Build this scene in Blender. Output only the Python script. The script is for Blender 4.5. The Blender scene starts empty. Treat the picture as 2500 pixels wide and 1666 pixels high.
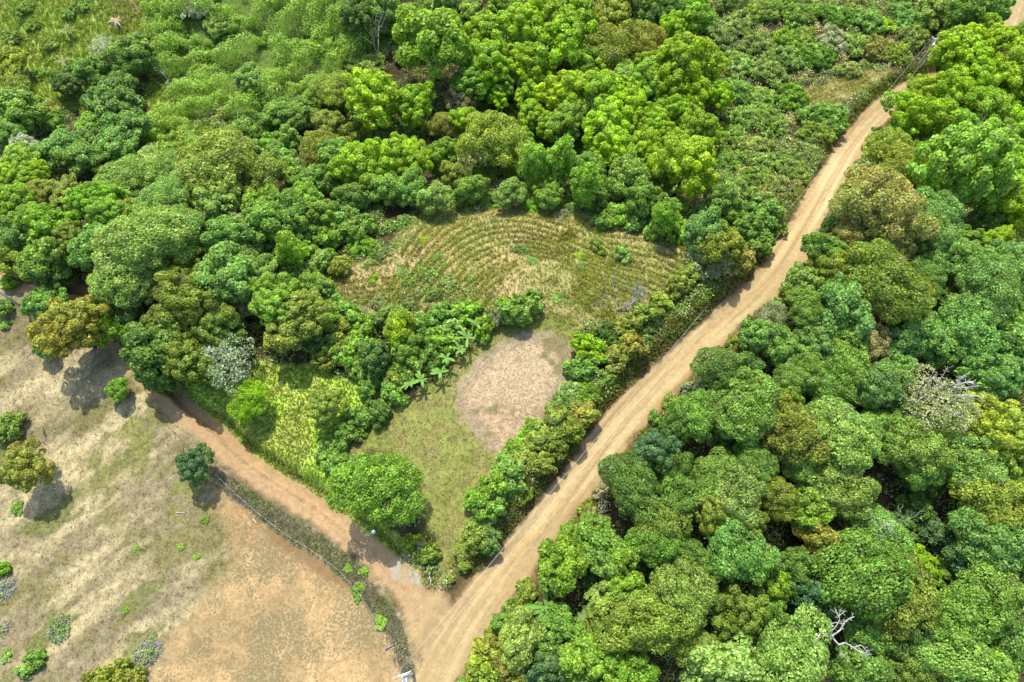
import bpy, math, random
import numpy as np
from math import radians, sin, cos, pi
sc = bpy.context.scene
# ------------------------------------------------------------------ camera
FPX = 1667.0; CAMH = 88.0; TILT = radians(24)
cd = bpy.data.cameras.new('camera'); cam = bpy.data.objects.new('camera', cd)
sc.collection.objects.link(cam); sc.camera = cam
cd.sensor_width = 36; cd.lens = 24.0; cd.clip_start = 0.5; cd.clip_end = 6000
cam.location = (0, 0, CAMH); cam.rotation_euler = (TILT, 0, 0)
# ------------------------------------------------------------------ sky and sun
SUN_EL = radians(57); SH = np.array([0.25, -0.97]); SH /= np.linalg.norm(SH)   # ground direction in which shadows fall
w = bpy.data.worlds.new('World'); sc.world = w; w.use_nodes = True
nt = w.node_tree; nt.nodes.clear()
sky = nt.nodes.new('ShaderNodeTexSky'); sky.sky_type = 'NISHITA'; sky.sun_disc = False
sky.sun_elevation = SUN_EL; sky.sun_rotation = math.atan2(-SH[0], -SH[1])
sky.air_density = 1.0; sky.dust_density = 1.5
bg = nt.nodes.new('ShaderNodeBackground'); bg.inputs[1].default_value = 0.15
wo = nt.nodes.new('ShaderNodeOutputWorld')
nt.links.new(sky.outputs[0], bg.inputs[0]); nt.links.new(bg.outputs[0], wo.inputs[0])
sl = bpy.data.lights.new('sun', 'SUN'); sl.energy = 2.9; sl.angle = radians(0.5); sl.color = (1.0, 0.955, 0.86)
so = bpy.data.objects.new('sun', sl); sc.collection.objects.link(so)
from mathutils import Vector, Matrix
so.rotation_euler = Vector((-SH[0]*cos(SUN_EL), -SH[1]*cos(SUN_EL), sin(SUN_EL))).to_track_quat('Z', 'Y').to_euler()
so.location = (0, 0, 120)
sc.view_settings.view_transform = 'Standard'; sc.view_settings.look = 'None'
sc.view_settings.exposure = 1.5; sc.view_settings.gamma = 1
sc.cycles.max_bounces = 6; sc.cycles.diffuse_bounces = 3; sc.cycles.transmission_bounces = 3

RNG = np.random.default_rng(7); random.seed(7)
C = sc.collection
# ------------------------------------------------------------------ helpers: maths
def ss(a, b, x): t = np.clip((x-a)/(b-a), 0, 1); return t*t*(3-2*t)
def vnoise(x, y, s, seed=0):
    x = np.asarray(x, float)/s; y = np.asarray(y, float)/s
    xi = np.floor(x).astype(np.int64); yi = np.floor(y).astype(np.int64); fx = x-xi; fy = y-yi
    fx = fx*fx*(3-2*fx); fy = fy*fy*(3-2*fy)
    def h(a, b):
        n = (a*374761393 + b*668265263 + seed*982451653) & 0xffffffff
        n = ((n ^ (n >> 13))*1274126177) & 0xffffffff
        return ((n ^ (n >> 16)) & 0xffff)/65535.0
    return (h(xi, yi)*(1-fx)+h(xi+1, yi)*fx)*(1-fy)+(h(xi, yi+1)*(1-fx)+h(xi+1, yi+1)*fx)*fy
def fbm(x, y, s, seed=0, o=4):
    r = 0; a = .5; t = 0
    for k in range(o): r = r+a*vnoise(x, y, s/2**k, seed+k*17); t += a; a *= .55
    return r/t
def rays(u, v):
    u = np.atleast_1d(np.asarray(u, float)); v = np.atleast_1d(np.asarray(v, float))
    a = (u-1250)/FPX; b = -(v-833)/FPX
    return np.stack([a, sin(TILT)+b*cos(TILT), -cos(TILT)+b*sin(TILT)], -1)
def project(P):
    P = np.atleast_2d(P); d = P-np.array([0, 0, CAMH])
    z = d[:, 1]*sin(TILT)-d[:, 2]*cos(TILT); b = d[:, 1]*cos(TILT)+d[:, 2]*sin(TILT)
    return 1250+FPX*d[:, 0]/z, 833-FPX*b/z, z
def H0(x, y):
    x = np.asarray(x, float); y = np.asarray(y, float)
    z = -17*ss(46, 96, y)+12*ss(104, 150, y)*ss(30, -30, x)
    z = z-9*ss(6, 70, x-(-6+.8*y))
    z = z-4.2*ss(-4, -32, x)*ss(70, 40, y)
    z = z-3.0*ss(-45, -70, x)*ss(60, 20, y)
    z = z+1.6*(fbm(x, y, 28, 3, 3)-.5)*ss(36, 60, y+np.abs(x)*.3)+.5*(fbm(x, y, 9, 5, 2)-.5)
    return z
def hitf(u, v, H, h=0.0):
    r = rays(u, v); n = len(r); h = np.broadcast_to(np.asarray(h, float), (n,))
    lo = np.full(n, 20.0); hi = np.full(n, 420.0)
    for _ in range(34):
        m = (lo+hi)/2; p = r*m[:, None]; below = p[:, 2]+CAMH < H(p[:, 0], p[:, 1])+h
        hi = np.where(below, m, hi); lo = np.where(below, lo, m)
    p = r*lo[:, None]; p[:, 2] += CAMH
    return p, lo
def seg_dist(x, y, P, closed=False):
    x = np.asarray(x, float).ravel(); y = np.asarray(y, float).ravel()
    P = np.asarray(P, float)[:, :2]; best = np.full(x.shape, 1e9); side = np.zeros(x.shape)
    n = len(P)
    for i in range(n if closed else n-1):
        a = P[i]; b = P[(i+1) % n]; d = b-a; L = d@d+1e-9
        t = np.clip(((x-a[0])*d[0]+(y-a[1])*d[1])/L, 0, 1)
        dx = x-(a[0]+t*d[0]); dy = y-(a[1]+t*d[1]); q = np.hypot(dx, dy)
        k = q < best; best = np.where(k, q, best); side = np.where(k, d[0]*dy-d[1]*dx, side)
    return best, side
def inside(x, y, P):
    x = np.asarray(x, float).ravel(); y = np.asarray(y, float).ravel(); c = np.zeros(x.shape, bool)
    n = len(P)
    for i in range(n):
        x1, y1 = P[i][:2]; x2, y2 = P[(i+1) % n][:2]
        if y1 == y2: continue
        k = ((y1 > y) != (y2 > y)) & (x < (x2-x1)*(y-y1)/(y2-y1)+x1); c ^= k
    return c
def sdist(x, y, P):      # positive inside, metres
    d, _ = seg_dist(x, y, P, True); return np.where(inside(x, y, P), d, -d)
def smooth_line(P, n=4):
    P = np.asarray(P, float); out = []
    for i in range(len(P)-1):
        p0 = P[max(i-1, 0)]; p1 = P[i]; p2 = P[i+1]; p3 = P[min(i+2, len(P)-1)]
        for k in range(n):
            t = k/n
            out.append(.5*((2*p1)+(-p0+p2)*t+(2*p0-5*p1+4*p2-p3)*t*t+(-p0+3*p1-3*p2+p3)*t**3))
    out.append(P[-1]); return np.array(out)
# ------------------------------------------------------------------ surveyed layout (photo points turned into ground points)
def lay(pts, n=0):
    p = np.array(pts, float)
    if n: p = smooth_line(p, n)
    return hitf(p[:, 0], p[:, 1], H0)[0]
ROAD = lay([(1010,1800),(1065,1666),(1112,1580),(1160,1500),(1207,1435),(1262,1360),(1322,1285),(1390,1195),(1455,1110),(1520,1028),(1600,942),(1690,855),(1780,775),(1858,702),(1910,642),(1955,570),(1996,500),(2037,425),(2082,350),(2130,288),(2178,245),(2240,205),(2330,180),(2415,148),(2455,80),(2488,0),(2510,-60)], 3)
TRACK = lay([(1075,1610),(1045,1540),(1000,1450),(930,1372),(850,1305),(760,1238),(660,1175),(570,1110),(510,1050),(455,1008),(405,960),(350,905),(300,845),(285,800),(262,745),(200,720),(120,700),(40,680),(-60,650)], 3)
RW = 2.15; TW = 1.5
_rs = np.argsort(ROAD[:, 1])
def H1(x, y):
    sh = np.shape(x); x = np.ravel(x); y = np.ravel(y); z = H0(x, y)
    wig = .5*(vnoise(x, y, 3.1, 91)-.5)
    d, s = seg_dist(x, y, ROAD); f = ss(RW+2.6, RW+.7, d+wig)
    left = (s > 0)*1.0
    z = z-(.35+1.25*left*ss(5, 11, y))*f
    z = z-.16*ss(.9, .25, np.abs(d-.85))*ss(RW, RW*.6, d)*(.4+vnoise(x, y, 4, 8))
    d, s = seg_dist(x, y, TRACK); f = ss(TW+2.4, TW+.5, d+wig)
    z = z-(.3+1.2*(s < 0))*f*ss(-18, -27, x)
    z = z-.12*ss(.7, .2, np.abs(d-.8))
    return z.reshape(sh)
# fine terrain grid and fast lookup
GX0, GX1, GY0, GY1, ST = -128, 128, -14, 152, 0.34
gx = np.arange(GX0, GX1, ST); gy = np.arange(GY0, GY1, ST)
GXX, GYY = np.meshgrid(gx, gy); GZ = H1(GXX, GYY)
GZ = GZ+.10*(fbm(GXX, GYY, 1.6, 40, 3)-.5)
def ground(x, y):
    x = np.asarray(x, float); y = np.asarray(y, float)
    fx = np.clip((x-GX0)/ST, 0, len(gx)-1.001); fy = np.clip((y-GY0)/ST, 0, len(gy)-1.001)
    i = fx.astype(int); j = fy.astype(int); a = fx-i; b = fy-j
    return (GZ[j, i]*(1-a)+GZ[j, i+1]*a)*(1-b)+(GZ[j+1, i]*(1-a)+GZ[j+1, i+1]*a)*b
def hit(u, v, h=0.0): return hitf(u, v, ground, h)
def zone(pts): return lay(pts)[:, :2]
Z = dict(
 lawn=zone([(835,1090),(850,1050),(930,1010),(1010,960),(1100,895),(1180,820),(1290,752),(1400,775),(1425,850),(1380,970),(1310,1040),(1240,1110),(1180,1210),(1150,1310),(1110,1400),(1085,1420),(1060,1370),(1030,1300),(1015,1180),(960,1110),(880,1110)]),
 oval=zone([(1112,990),(1125,935),(1165,880),(1220,838),(1285,812),(1345,812),(1388,848),(1392,905),(1370,962),(1335,1022),(1290,1085),(1240,1112),(1190,1085),(1150,1045)]),
 terrace=zone([(750,660),(860,630),(940,612),(975,560),(1050,508),(1150,478),(1260,466),(1390,500),(1480,528),(1610,545),(1690,598),(1750,645),(1730,700),(1660,740),(1580,790),(1500,800),(1400,800),(1290,770),(1200,770),(1100,790),(1000,780),(900,760),(830,730)]),
 slope=zone([(395,905),(470,900),(560,880),(640,885),(760,890),(850,930),(950,970),(940,1020),(850,1060),(835,1110),(880,1180),(960,1300),(1025,1380),(1040,1440),(1020,1400),(960,1352),(880,1300),(790,1235),(690,1170),(600,1108),(540,1045),(490,1000),(430,955)]),
 pasture=zone([(-400,650),(0,672),(60,668),(170,672),(250,715),(275,760),(282,830),(330,905),(390,975),(470,1040),(520,1090),(560,1150),(660,1225),(780,1300),(880,1370),(950,1450),(1000,1540),(1030,1640),(1010,1850),(-500,1850)]),
 soil=zone([(520,1185),(600,1228),(700,1300),(800,1350),(890,1440),(960,1530),(1000,1640),(990,1850),(330,1850),(385,1640),(430,1550),(520,1450),(590,1370),(560,1280)]),
 strip=zone([(515,1150),(560,1160),(650,1222),(760,1290),(860,1360),(930,1450),(985,1530),(1010,1640),(990,1660),(950,1560),(890,1470),(800,1375),(690,1310),(600,1240),(530,1190)]),
 meadow=zone([(-300,260),(0,250),(130,280),(240,245),(340,110),(430,60),(450,-120),(-500,-160)]),
 glade=zone([(370,190),(400,210),(470,290),(560,330),(650,350),(640,385),(540,370),(420,400),(350,380),(330,330),(380,300),(350,230)]),
 rows=zone([(370,-60),(360,120),(390,230),(470,290),(600,330),(720,320),(800,270),(870,190),(960,130),(960,-60)]),
 sidefield=zone([(1935,275),(1950,225),(2030,185),(2120,165),(2190,170),(2130,215),(2060,245),(2000,300)]),
 junction=zone([(985,1450),(1025,1430),(1060,1440),(1080,1420),(1100,1480),(1120,1500),(1085,1560),(1040,1640),(1000,1560)]),
 slab=zone([(955,1385),(985,1345),(1024,1372),(1026,1428),(975,1426),(950,1412)]),
 verge=zone([(1240,1450),(1300,1370),(1400,1260),(1480,1150),(1540,1060),(1620,980),(1700,890),(1660,900),(1580,970),(1500,1060),(1440,1150),(1340,1270),(1250,1380),(1215,1440)]),
 redcut=zone([(620,1275),(690,1305),(790,1370),(870,1440),(850,1445),(760,1390),(660,1320)]),
)
# ------------------------------------------------------------------ materials
def rgb(c): return (c[0], c[1], c[2], 1)
def new_mat(name):
    m = bpy.data.materials.new(name); m.use_nodes = True; t = m.node_tree; t.nodes.clear()
    o = t.nodes.new('ShaderNodeOutputMaterial'); return m, t, o
def nd(t, k, **kw):
    n = t.nodes.new(k)
    for a, b in kw.items():
        if a.startswith('i_'):
            key = a[2:]; n.inputs[int(key) if key.isdigit() else key].default_value = b
        else: setattr(n, a, b)
    return n
def mixrgb(t, kind, fac, a, b):
    n = t.nodes.new('ShaderNodeMix'); n.data_type = 'RGBA'; n.blend_type = kind
    for s, v in ((0, fac), (6, a), (7, b)):
        if hasattr(v, 'type') and hasattr(v, 'node'): t.links.new(v, n.inputs[s])
        elif v is not None: n.inputs[s].default_value = v
    return n.outputs[2]
def foliage_mat(name, use_attr=False, trans=.42, vary=.4, rough=.55, patch=.35):
    m, t, o = new_mat(name); L = t.links.new
    if use_attr: col = nd(t, 'ShaderNodeAttribute', attribute_name='Col').outputs['Color']
    else: col = nd(t, 'ShaderNodeObjectInfo').outputs['Color']
    g = nd(t, 'ShaderNodeNewGeometry'); rp = g.outputs['Random Per Island']
    v = nd(t, 'ShaderNodeMapRange', i_3=1-vary, i_4=1+vary*.9); L(rp, v.inputs[0])
    comb = nd(t, 'ShaderNodeCombineColor'); 
    for k in range(3): L(v.outputs[0], comb.inputs[k])
    c1 = mixrgb(t, 'MULTIPLY', 1.0, col, comb.outputs[0])
    # hue drift per leaf clump: some yellower, some bluer
    wn = nd(t, 'ShaderNodeTexWhiteNoise', noise_dimensions='1D'); L(rp, wn.inputs['W'])
    hs = nd(t, 'ShaderNodeMapRange', i_3=.475, i_4=.525); L(wn.outputs[0], hs.inputs[0])
    hv = nd(t, 'ShaderNodeHueSaturation'); L(hs.outputs[0], hv.inputs['Hue']); L(c1, hv.inputs['Color'])
    no = nd(t, 'ShaderNodeTexNoise', i_Scale=.55, i_Detail=2.0); L(g.outputs['Position'], no.inputs['Vector'])
    pv = nd(t, 'ShaderNodeMapRange', i_1=.3, i_2=.7, i_3=1-patch, i_4=1+patch); L(no.outputs[0], pv.inputs[0])
    cc = nd(t, 'ShaderNodeCombineColor')
    for k in range(3): L(pv.outputs[0], cc.inputs[k])
    c2 = mixrgb(t, 'MULTIPLY', 1.0, hv.outputs[0], cc.outputs[0])
    nw = nd(t, 'ShaderNodeTexNoise', i_Scale=.22, i_Detail=2.0); L(g.outputs['Position'], nw.inputs['Vector'])
    dr = nd(t, 'ShaderNodeMapRange', i_1=.35, i_2=.65, i_3=.0, i_4=.42); L(nw.outputs[0], dr.inputs[0])
    c2 = mixrgb(t, 'MIX', dr.outputs[0], c2, mixrgb(t, 'MULTIPLY', 1.0, (.225, .36, .055, 1), comb.outputs[0]))
    p = nd(t, 'ShaderNodeBsdfPrincipled', i_Roughness=rough); p.inputs['Specular IOR Level'].default_value = .3
    L(c2, p.inputs['Base Color'])
    tr = nd(t, 'ShaderNodeBsdfTranslucent'); L(mixrgb(t, 'MULTIPLY', 1.0, c2, (1.25, 1.15, .55, 1)), tr.inputs[0])
    mx = nd(t, 'ShaderNodeMixShader', i_0=trans); L(p.outputs[0], mx.inputs[1]); L(tr.outputs[0], mx.inputs[2])
    L(mx.outputs[0], o.inputs[0]); return m
def plain_mat(name, col, rough=.8, var=.25, scale=3.0, spec=.3, metal=0, bump=.2):
    m, t, o = new_mat(name); L = t.links.new
    tc = nd(t, 'ShaderNodeTexCoord'); no = nd(t, 'ShaderNodeTexNoise', i_Scale=scale, i_Detail=6.0); L(tc.outputs['Object'], no.inputs['Vector'])
    mr = nd(t, 'ShaderNodeMapRange', i_1=.25, i_2=.75, i_3=1-var, i_4=1+var); L(no.outputs[0], mr.inputs[0])
    cc = nd(t, 'ShaderNodeCombineColor')
    for k in range(3): L(mr.outputs[0], cc.inputs[k])
    p = nd(t, 'ShaderNodeBsdfPrincipled', i_Roughness=rough, i_Metallic=metal); p.inputs['Specular IOR Level'].default_value = spec
    L(mixrgb(t, 'MULTIPLY', 1.0, rgb(col), cc.outputs[0]), p.inputs['Base Color'])
    b = nd(t, 'ShaderNodeBump', i_Strength=bump, i_Distance=.05); L(no.outputs[0], b.inputs['Height']); L(b.outputs[0], p.inputs['Normal'])
    L(p.outputs[0], o.inputs[0]); return m
M_leaf = foliage_mat('leaf'); M_mass = foliage_mat('undergrowth_leaf', True, .3, .4)
M_grass = foliage_mat('grass_blade', True, .4, .45, .6, .2)
M_banana = foliage_mat('banana_leaf', False, .4, .35, .65, .1)
M_bark = plain_mat('bark', (.12, .09, .065), .9, .4, 4)
M_pale = plain_mat('bleached_wood', (.38, .36, .32), .8, .35, 3)
M_greyw = plain_mat('grey_wood', (.24, .22, .205), .85, .3, 3)
M_twig = plain_mat('dry_twig', (.30, .26, .24), .9, .35, 3)
M_pole = plain_mat('weathered_concrete', (.33, .32, .30), .8, .15, 2)
M_white = plain_mat('white_paint', (.60, .61, .62), .4, .05, 2, .5)
M_steel = plain_mat('galvanised_steel', (.45, .47, .50), .4, .1, 3, .5, .3)
M_wire = plain_mat('wire', (.34, .34, .35), .5, .1, 1, .5)
M_post = plain_mat('fence_wood', (.20, .16, .12), .9, .3, 5)
M_slab = None
# ground material: colour attribute (real surface colours) broken up by procedural grain
def ground_mat():
    m, t, o = new_mat('ground'); L = t.links.new
    g = nd(t, 'ShaderNodeNewGeometry')
    col = nd(t, 'ShaderNodeAttribute', attribute_name='Col').outputs['Color']
    gr = nd(t, 'ShaderNodeAttribute', attribute_name='Grain').outputs['Fac']
    n1 = nd(t, 'ShaderNodeTexNoise', i_Scale=3.2, i_Detail=5.0, i_Roughness=.75); L(g.outputs['Position'], n1.inputs['Vector'])
    n2 = nd(t, 'ShaderNodeTexNoise', i_Scale=1.1, i_Detail=4.0, i_Roughness=.7); L(g.outputs['Position'], n2.inputs['Vector'])
    a = nd(t, 'ShaderNodeMath', operation='ADD'); L(n1.outputs[0], a.inputs[0]); L(n2.outputs[0], a.inputs[1])
    mr = nd(t, 'ShaderNodeMapRange', i_1=.75, i_2=1.25, i_3=-1.0, i_4=1.0); L(a.outputs[0], mr.inputs[0])
    mu = nd(t, 'ShaderNodeMath', operation='MULTIPLY_ADD'); L(mr.outputs[0], mu.inputs[0]); L(gr, mu.inputs[1]); mu.inputs[2].default_value = 1
    cc = nd(t, 'ShaderNodeCombineColor')
    for k in range(3): L(mu.outputs[0], cc.inputs[k])
    p = nd(t, 'ShaderNodeBsdfPrincipled', i_Roughness=.95); p.inputs['Specular IOR Level'].default_value = .1
    sp = nd(t, 'ShaderNodeAttribute', attribute_name='Speck').outputs['Fac']
    n3 = nd(t, 'ShaderNodeTexNoise', i_Scale=3.6, i_Detail=3.0, i_Roughness=.65); L(g.outputs['Position'], n3.inputs['Vector'])
    th = nd(t, 'ShaderNodeMath', operation='MULTIPLY_ADD'); L(sp, th.inputs[0]); th.inputs[1].default_value = .22; L(n3.outputs[0], th.inputs[2])
    s2 = nd(t, 'ShaderNodeMapRange', i_1=.60, i_2=.66); L(th.outputs[0], s2.inputs[0])
    s3 = nd(t, 'ShaderNodeMath', operation='MULTIPLY'); L(s2.outputs[0], s3.inputs[0]); s3.inputs[1].default_value = .85
    s4 = nd(t, 'ShaderNodeMath', operation='MULTIPLY'); L(s3.outputs[0], s4.inputs[0]); gt = nd(t, 'ShaderNodeMath', operation='GREATER_THAN'); L(sp, gt.inputs[0]); gt.inputs[1].default_value = .1; L(gt.outputs[0], s4.inputs[1])
    L(mixrgb(t, 'MIX', s4.outputs[0], mixrgb(t, 'MULTIPLY', 1.0, col, cc.outputs[0]), (.115, .10, .05, 1)), p.inputs['Base Color'])
    b = nd(t, 'ShaderNodeBump', i_Strength=.9, i_Distance=.22); L(a.outputs[0], b.inputs['Height'])
    L(gr, b.inputs['Strength']); L(b.outputs[0], p.inputs['Normal'])
    L(p.outputs[0], o.inputs[0]); return m
M_ground = ground_mat()
# ------------------------------------------------------------------ helpers: meshes
def mesh_np(name, V, F, mat, col=None, smooth=False, nper=4):
    me = bpy.data.meshes.new(name); V = np.asarray(V, np.float32); F = np.asarray(F, np.int32)
    me.vertices.add(len(V)); me.vertices.foreach_set('co', V.ravel())
    me.loops.add(F.size); me.loops.foreach_set('vertex_index', F.ravel())
    k = F.shape[1]; me.polygons.add(len(F)); me.polygons.foreach_set('loop_start', np.arange(len(F), dtype=np.int32)*k)
    me.polygons.foreach_set('loop_total', np.full(len(F), k, np.int32))
    me.update(calc_edges=True)
    if smooth: me.polygons.foreach_set('use_smooth', np.ones(len(F), bool))
    me.materials.append(mat)
    if col is not None:
        ca = me.color_attributes.new('Col', 'FLOAT_COLOR', 'POINT')
        c = np.ones((len(V), 4), np.float32); c[:, :3] = col; ca.data.foreach_set('color', c.ravel())
    return me
def obj(name, me, parent=None, loc=None, color=None):
    o = bpy.data.objects.new(name, me); C.objects.link(o)
    if parent is not None: o.parent = parent
    if loc is not None: o.location = loc
    if color is not None: o.color = rgb(color)
    return o
def tag(o, label=None, cat=None, group=None, kind=None):
    if label: o['label'] = label
    if cat: o['category'] = cat
    if group: o['group'] = group
    if kind: o['kind'] = kind
    return o
def unit(v): return v/(np.linalg.norm(v, axis=-1, keepdims=True)+1e-9)
def leaves(P, N, L, W, rng, along=None):
    """diamond-shaped leaf sprays at P facing N; L, W arrays of length and width"""
    n = len(P); L = np.broadcast_to(L, (n,)); W = np.broadcast_to(W, (n,))
    r = rng.normal(size=(n, 3)) if along is None else along
    T = unit(r-(r*N).sum(-1, keepdims=True)*N); B = np.cross(N, T)
    a = P-T*L[:, None]*.5; c = P+T*L[:, None]*.5; m = P+N*(W*.18)[:, None]
    b = m+B*W[:, None]*.5; d = m-B*W[:, None]*.5
    V = np.stack([a, b, c, d], 1).reshape(-1, 3); F = np.arange(4*n).reshape(-1, 4)
    return V, F
def tube(path, rad, seg=6):
    path = np.asarray(path, float); n = len(path); rad = np.broadcast_to(rad, (n,))
    t = unit(np.gradient(path, axis=0)); up = np.array([0.13, .97, .2]); V = []
    for i in range(n):
        a = unit(np.cross(t[i], up)); b = np.cross(t[i], a)
        for k in range(seg): V.append(path[i]+rad[i]*(a*cos(2*pi*k/seg)+b*sin(2*pi*k/seg)))
    F = [[i*seg+k, i*seg+(k+1) % seg, (i+1)*seg+(k+1) % seg, (i+1)*seg+k] for i in range(n-1) for k in range(seg)]
    # cap ends with quads fan
    V = np.array(V); base = len(V); V = np.vstack([V, path[:1], path[-1:]])
    for k in range(0, seg, 2):
        F.append([base, (k+2) % seg, (k+1) % seg, k]); q = (n-1)*seg
        F.append([base+1, q+k, q+(k+1) % seg, q+(k+2) % seg])
    return V, np.array(F)
def join(parts):
    Vs, Fs, k = [], [], 0
    for V, F in parts: Vs.append(V); Fs.append(F+k); k += len(V)
    return np.vstack(Vs), np.vstack(Fs)
def box(cx, cy, cz, sx, sy, sz, rot=None):
    V = np.array([[x, y, z] for x in (-.5, .5) for y in (-.5, .5) for z in (-.5, .5)])*[sx, sy, sz]
    if rot is not None: V = V@np.array(rot.to_matrix()).T
    F = np.array([[0, 1, 3, 2], [4, 6, 7, 5], [0, 4, 5, 1], [2, 3, 7, 6], [0, 2, 6, 4], [1, 5, 7, 3]])
    return V+[cx, cy, cz], F
# ------------------------------------------------------------------ ground sheet
def mixc(c, col, f): return c*(1-f[:, None])+np.asarray(col).reshape(-1, 3)*f[:, None]
def stretch(a, far, n=26):
    e = np.geomspace(1.2, far, n); e = np.cumsum(e/e.sum()*far)
    return np.concatenate([a[0]-e[::-1], a, a[-1]+e])
ax = stretch(gx, 1400); ay = stretch(gy, 1400)
AX, AY = np.meshgrid(ax, ay); cx = np.clip(AX, gx[0], gx[-1]); cy = np.clip(AY, gy[0], gy[-1])
AZ = ground(cx, cy)-.02*np.hypot(AX-cx, AY-cy)+10*(fbm(AX, AY, 190, 60, 3)-.5)*ss(0, 160, np.hypot(AX-cx, AY-cy))
X = AX.ravel(); Y = AY.ravel()
SPK = np.zeros(len(X)); col = np.zeros((len(X), 3)); grain = np.full(len(X), .45)
nA = fbm(X, Y, 6, 11, 4); nB = fbm(X, Y, 1.5, 12, 3); nC = fbm(X, Y, 14, 13, 3); nD = vnoise(X, Y, .7, 14)
# stretched streak noise (along the slope, up right)
ca, sa = cos(radians(38)), sin(radians(38)); sx_ = X*ca+Y*sa; sy_ = -X*sa+Y*ca
nS = fbm(sx_/3.2, sy_, 3.2, 15, 4)
jit = (nB-.5)*2.2+(nD-.5)*.7
col[:] = (.09, .075, .04)                                    # forest floor
col = mixc(col, (.16, .12, .07), ss(.55, .75, nB)*.6)
def zf(name, soft=.6, j=1.0): return ss(-soft, soft, sdist(X, Y, Z[name])+jit*j)
f = zf('meadow', 2.0, 2); col = mixc(col, (.26, .36, .07), f); col = mixc(col, (.36, .37, .10), f*ss(.5, .68, nA))
col = mixc(col, (.42, .33, .18), f*ss(.66, .76, fbm(X, Y, 8, 77, 3)))
f = zf('glade', 1.5, 1.5); col = mixc(col, (.30, .39, .08), f); 
f = zf('rows', 1.5, 1.5); col = mixc(col, (.10, .15, .03), f)
f = zf('sidefield', 1, 1); col = mixc(col, (.40, .34, .16), f)
f = zf('terrace', 1.2, 1.4); col = mixc(col, (.42, .40, .18), f); col = mixc(col, (.62, .48, .29), f*ss(.56, .68, nA)*.85)
f = zf('slope', .5, .6); col = mixc(col, (.30, .43, .06), f); col = mixc(col, (.42, .44, .11), f*ss(.50, .68, nA)); 
f = zf('lawn', .7, .7); col = mixc(col, (.24, .262, .075), f); col = mixc(col, (.34, .31, .13), f*ss(.46, .66, nB)*.7); col = mixc(col, (.17, .195, .045), f*ss(.48, .66, nA)*.8)
# oval clearing: pale dust, pinkish lower part, greyish mown rim
so_ = sdist(X, Y, Z['oval']); f = ss(-.9, .7, so_+jit*.7); grain = np.where(f > .5, .38, grain)
SPK = np.maximum(SPK, f*.30); rim = f*ss(2.6, .3, so_+jit); col = mixc(col, (.63, .49, .345), f)
lowp = ss(34, 27, Y+.15*X); col = mixc(col, (.58, .40, .28), f*lowp*.65)
col = mixc(col, (.36, .30, .22), rim*.75*ss(.35, .6, nA+.2))
col = mixc(col, (.24, .22, .10), f*ss(.64, .73, fbm(X, Y, 3.2, 78, 3))*.85)
# pasture
f = zf('pasture', .8, .6); pc = np.zeros_like(col); pc[:] = (.47, .40, .25)
pc = mixc(pc, (.31, .265, .18), ss(.46, .60, nS)*.85); pc = mixc(pc, (.60, .52, .33), ss(.47, .36, nS)*.9)
pc = mixc(pc, (.24, .225, .09), ss(.57, .68, .55*nS+.45*nA+.04)*.75); pc = mixc(pc, (.15, .185, .045), ss(.66, .72, fbm(sx_/2, sy_, 2.6, 33, 4))*.7)
gp = hitf([330, 250, 560, 480], [1060, 1150, 1010, 1230], H0)[0]
for q, r_ in zip(gp, (6, 5, 5, 4)):
    dd = np.hypot(X-q[0], (Y-q[1])*.8); pc = mixc(pc, (.25, .262, .085), ss(r_, r_*.4, dd+(nA-.5)*8)*ss(.38, .5, nB)*.9)
col = mixc(col, pc, f); grain = np.where(f > .5, .5, grain)
f = zf('soil', 2.2, 1.6)*ss(.3, .6, zf('pasture', .8, .6)); s_ = np.zeros_like(col); s_[:] = (.64, .45, .25)
s_ = mixc(s_, (.50, .30, .15), ss(.5, .65, nC)*.6)
SPK = np.maximum(SPK, f*(.12+.62*ss(.38, .62, fbm(X, Y, 6, 58, 3))*ss(24, 10, Y))*ss(2, 4, seg_dist(X, Y, TRACK)[0]))
speck = ss(.56, .66, vnoise(X, Y, .62, 51)*.5+fbm(X, Y, 5, 52, 3)*.5+.02)
low = ss(19, 11, Y)
s_ = mixc(s_, (.26, .21, .11), speck*(.05+.25*low)); s_ = mixc(s_, (.30, .24, .13), ss(.45, .6, fbm(X, Y, 7, 55, 3))*.4*low)
col = mixc(col, s_, f); grain = np.where(f > .5, .3, grain)
f = zf('redcut', .5, .5); col = mixc(col, (.33, .17, .08), f*.85)
f = zf('strip', .6, .9); col = mixc(col, (.27, .235, .19), f*.9); col = mixc(col, (.12, .13, .05), f*ss(.55, .66, nB))
f = zf('verge', .8, 1); col = mixc(col, (.20, .21, .07), f*.8); col = mixc(col, (.40, .31, .18), f*ss(.5, .65, nB)*.8)
# track, junction, road
d, s = seg_dist(X, Y, TRACK); f = ss(TW+.7, TW-.3, d+jit*.5)*ss(-95, -85, X)
t_ = np.zeros_like(col); t_[:] = (.56, .39, .235); t_ = mixc(t_, (.54, .255, .13), ss(.42, .6, fbm(X, Y, 9, 71, 3))*ss(-32, -26, X)*ss(-4, -12, X)*.8)
t_ = mixc(t_, (.34, .27, .16), ss(.25, .05, np.abs(d-.05))*ss(.4, .6, nB)*.7)
col = mixc(col, t_, f); grain = np.where(f > .5, .22, grain)
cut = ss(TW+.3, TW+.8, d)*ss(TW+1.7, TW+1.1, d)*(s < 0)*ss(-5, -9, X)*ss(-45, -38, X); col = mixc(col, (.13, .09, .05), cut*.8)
f = zf('junction', .8, .6); col = mixc(col, (.54, .40, .23), f); grain = np.where(f > .5, .22, grain)
f = zf('slab', .12, .15); col = mixc(col, (.52, .49, .42), f*(.75+.25*ss(.4, .6, nB))); col = mixc(col, (.5, .37, .2), f*ss(.6, .7, nA)*.8)
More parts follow.
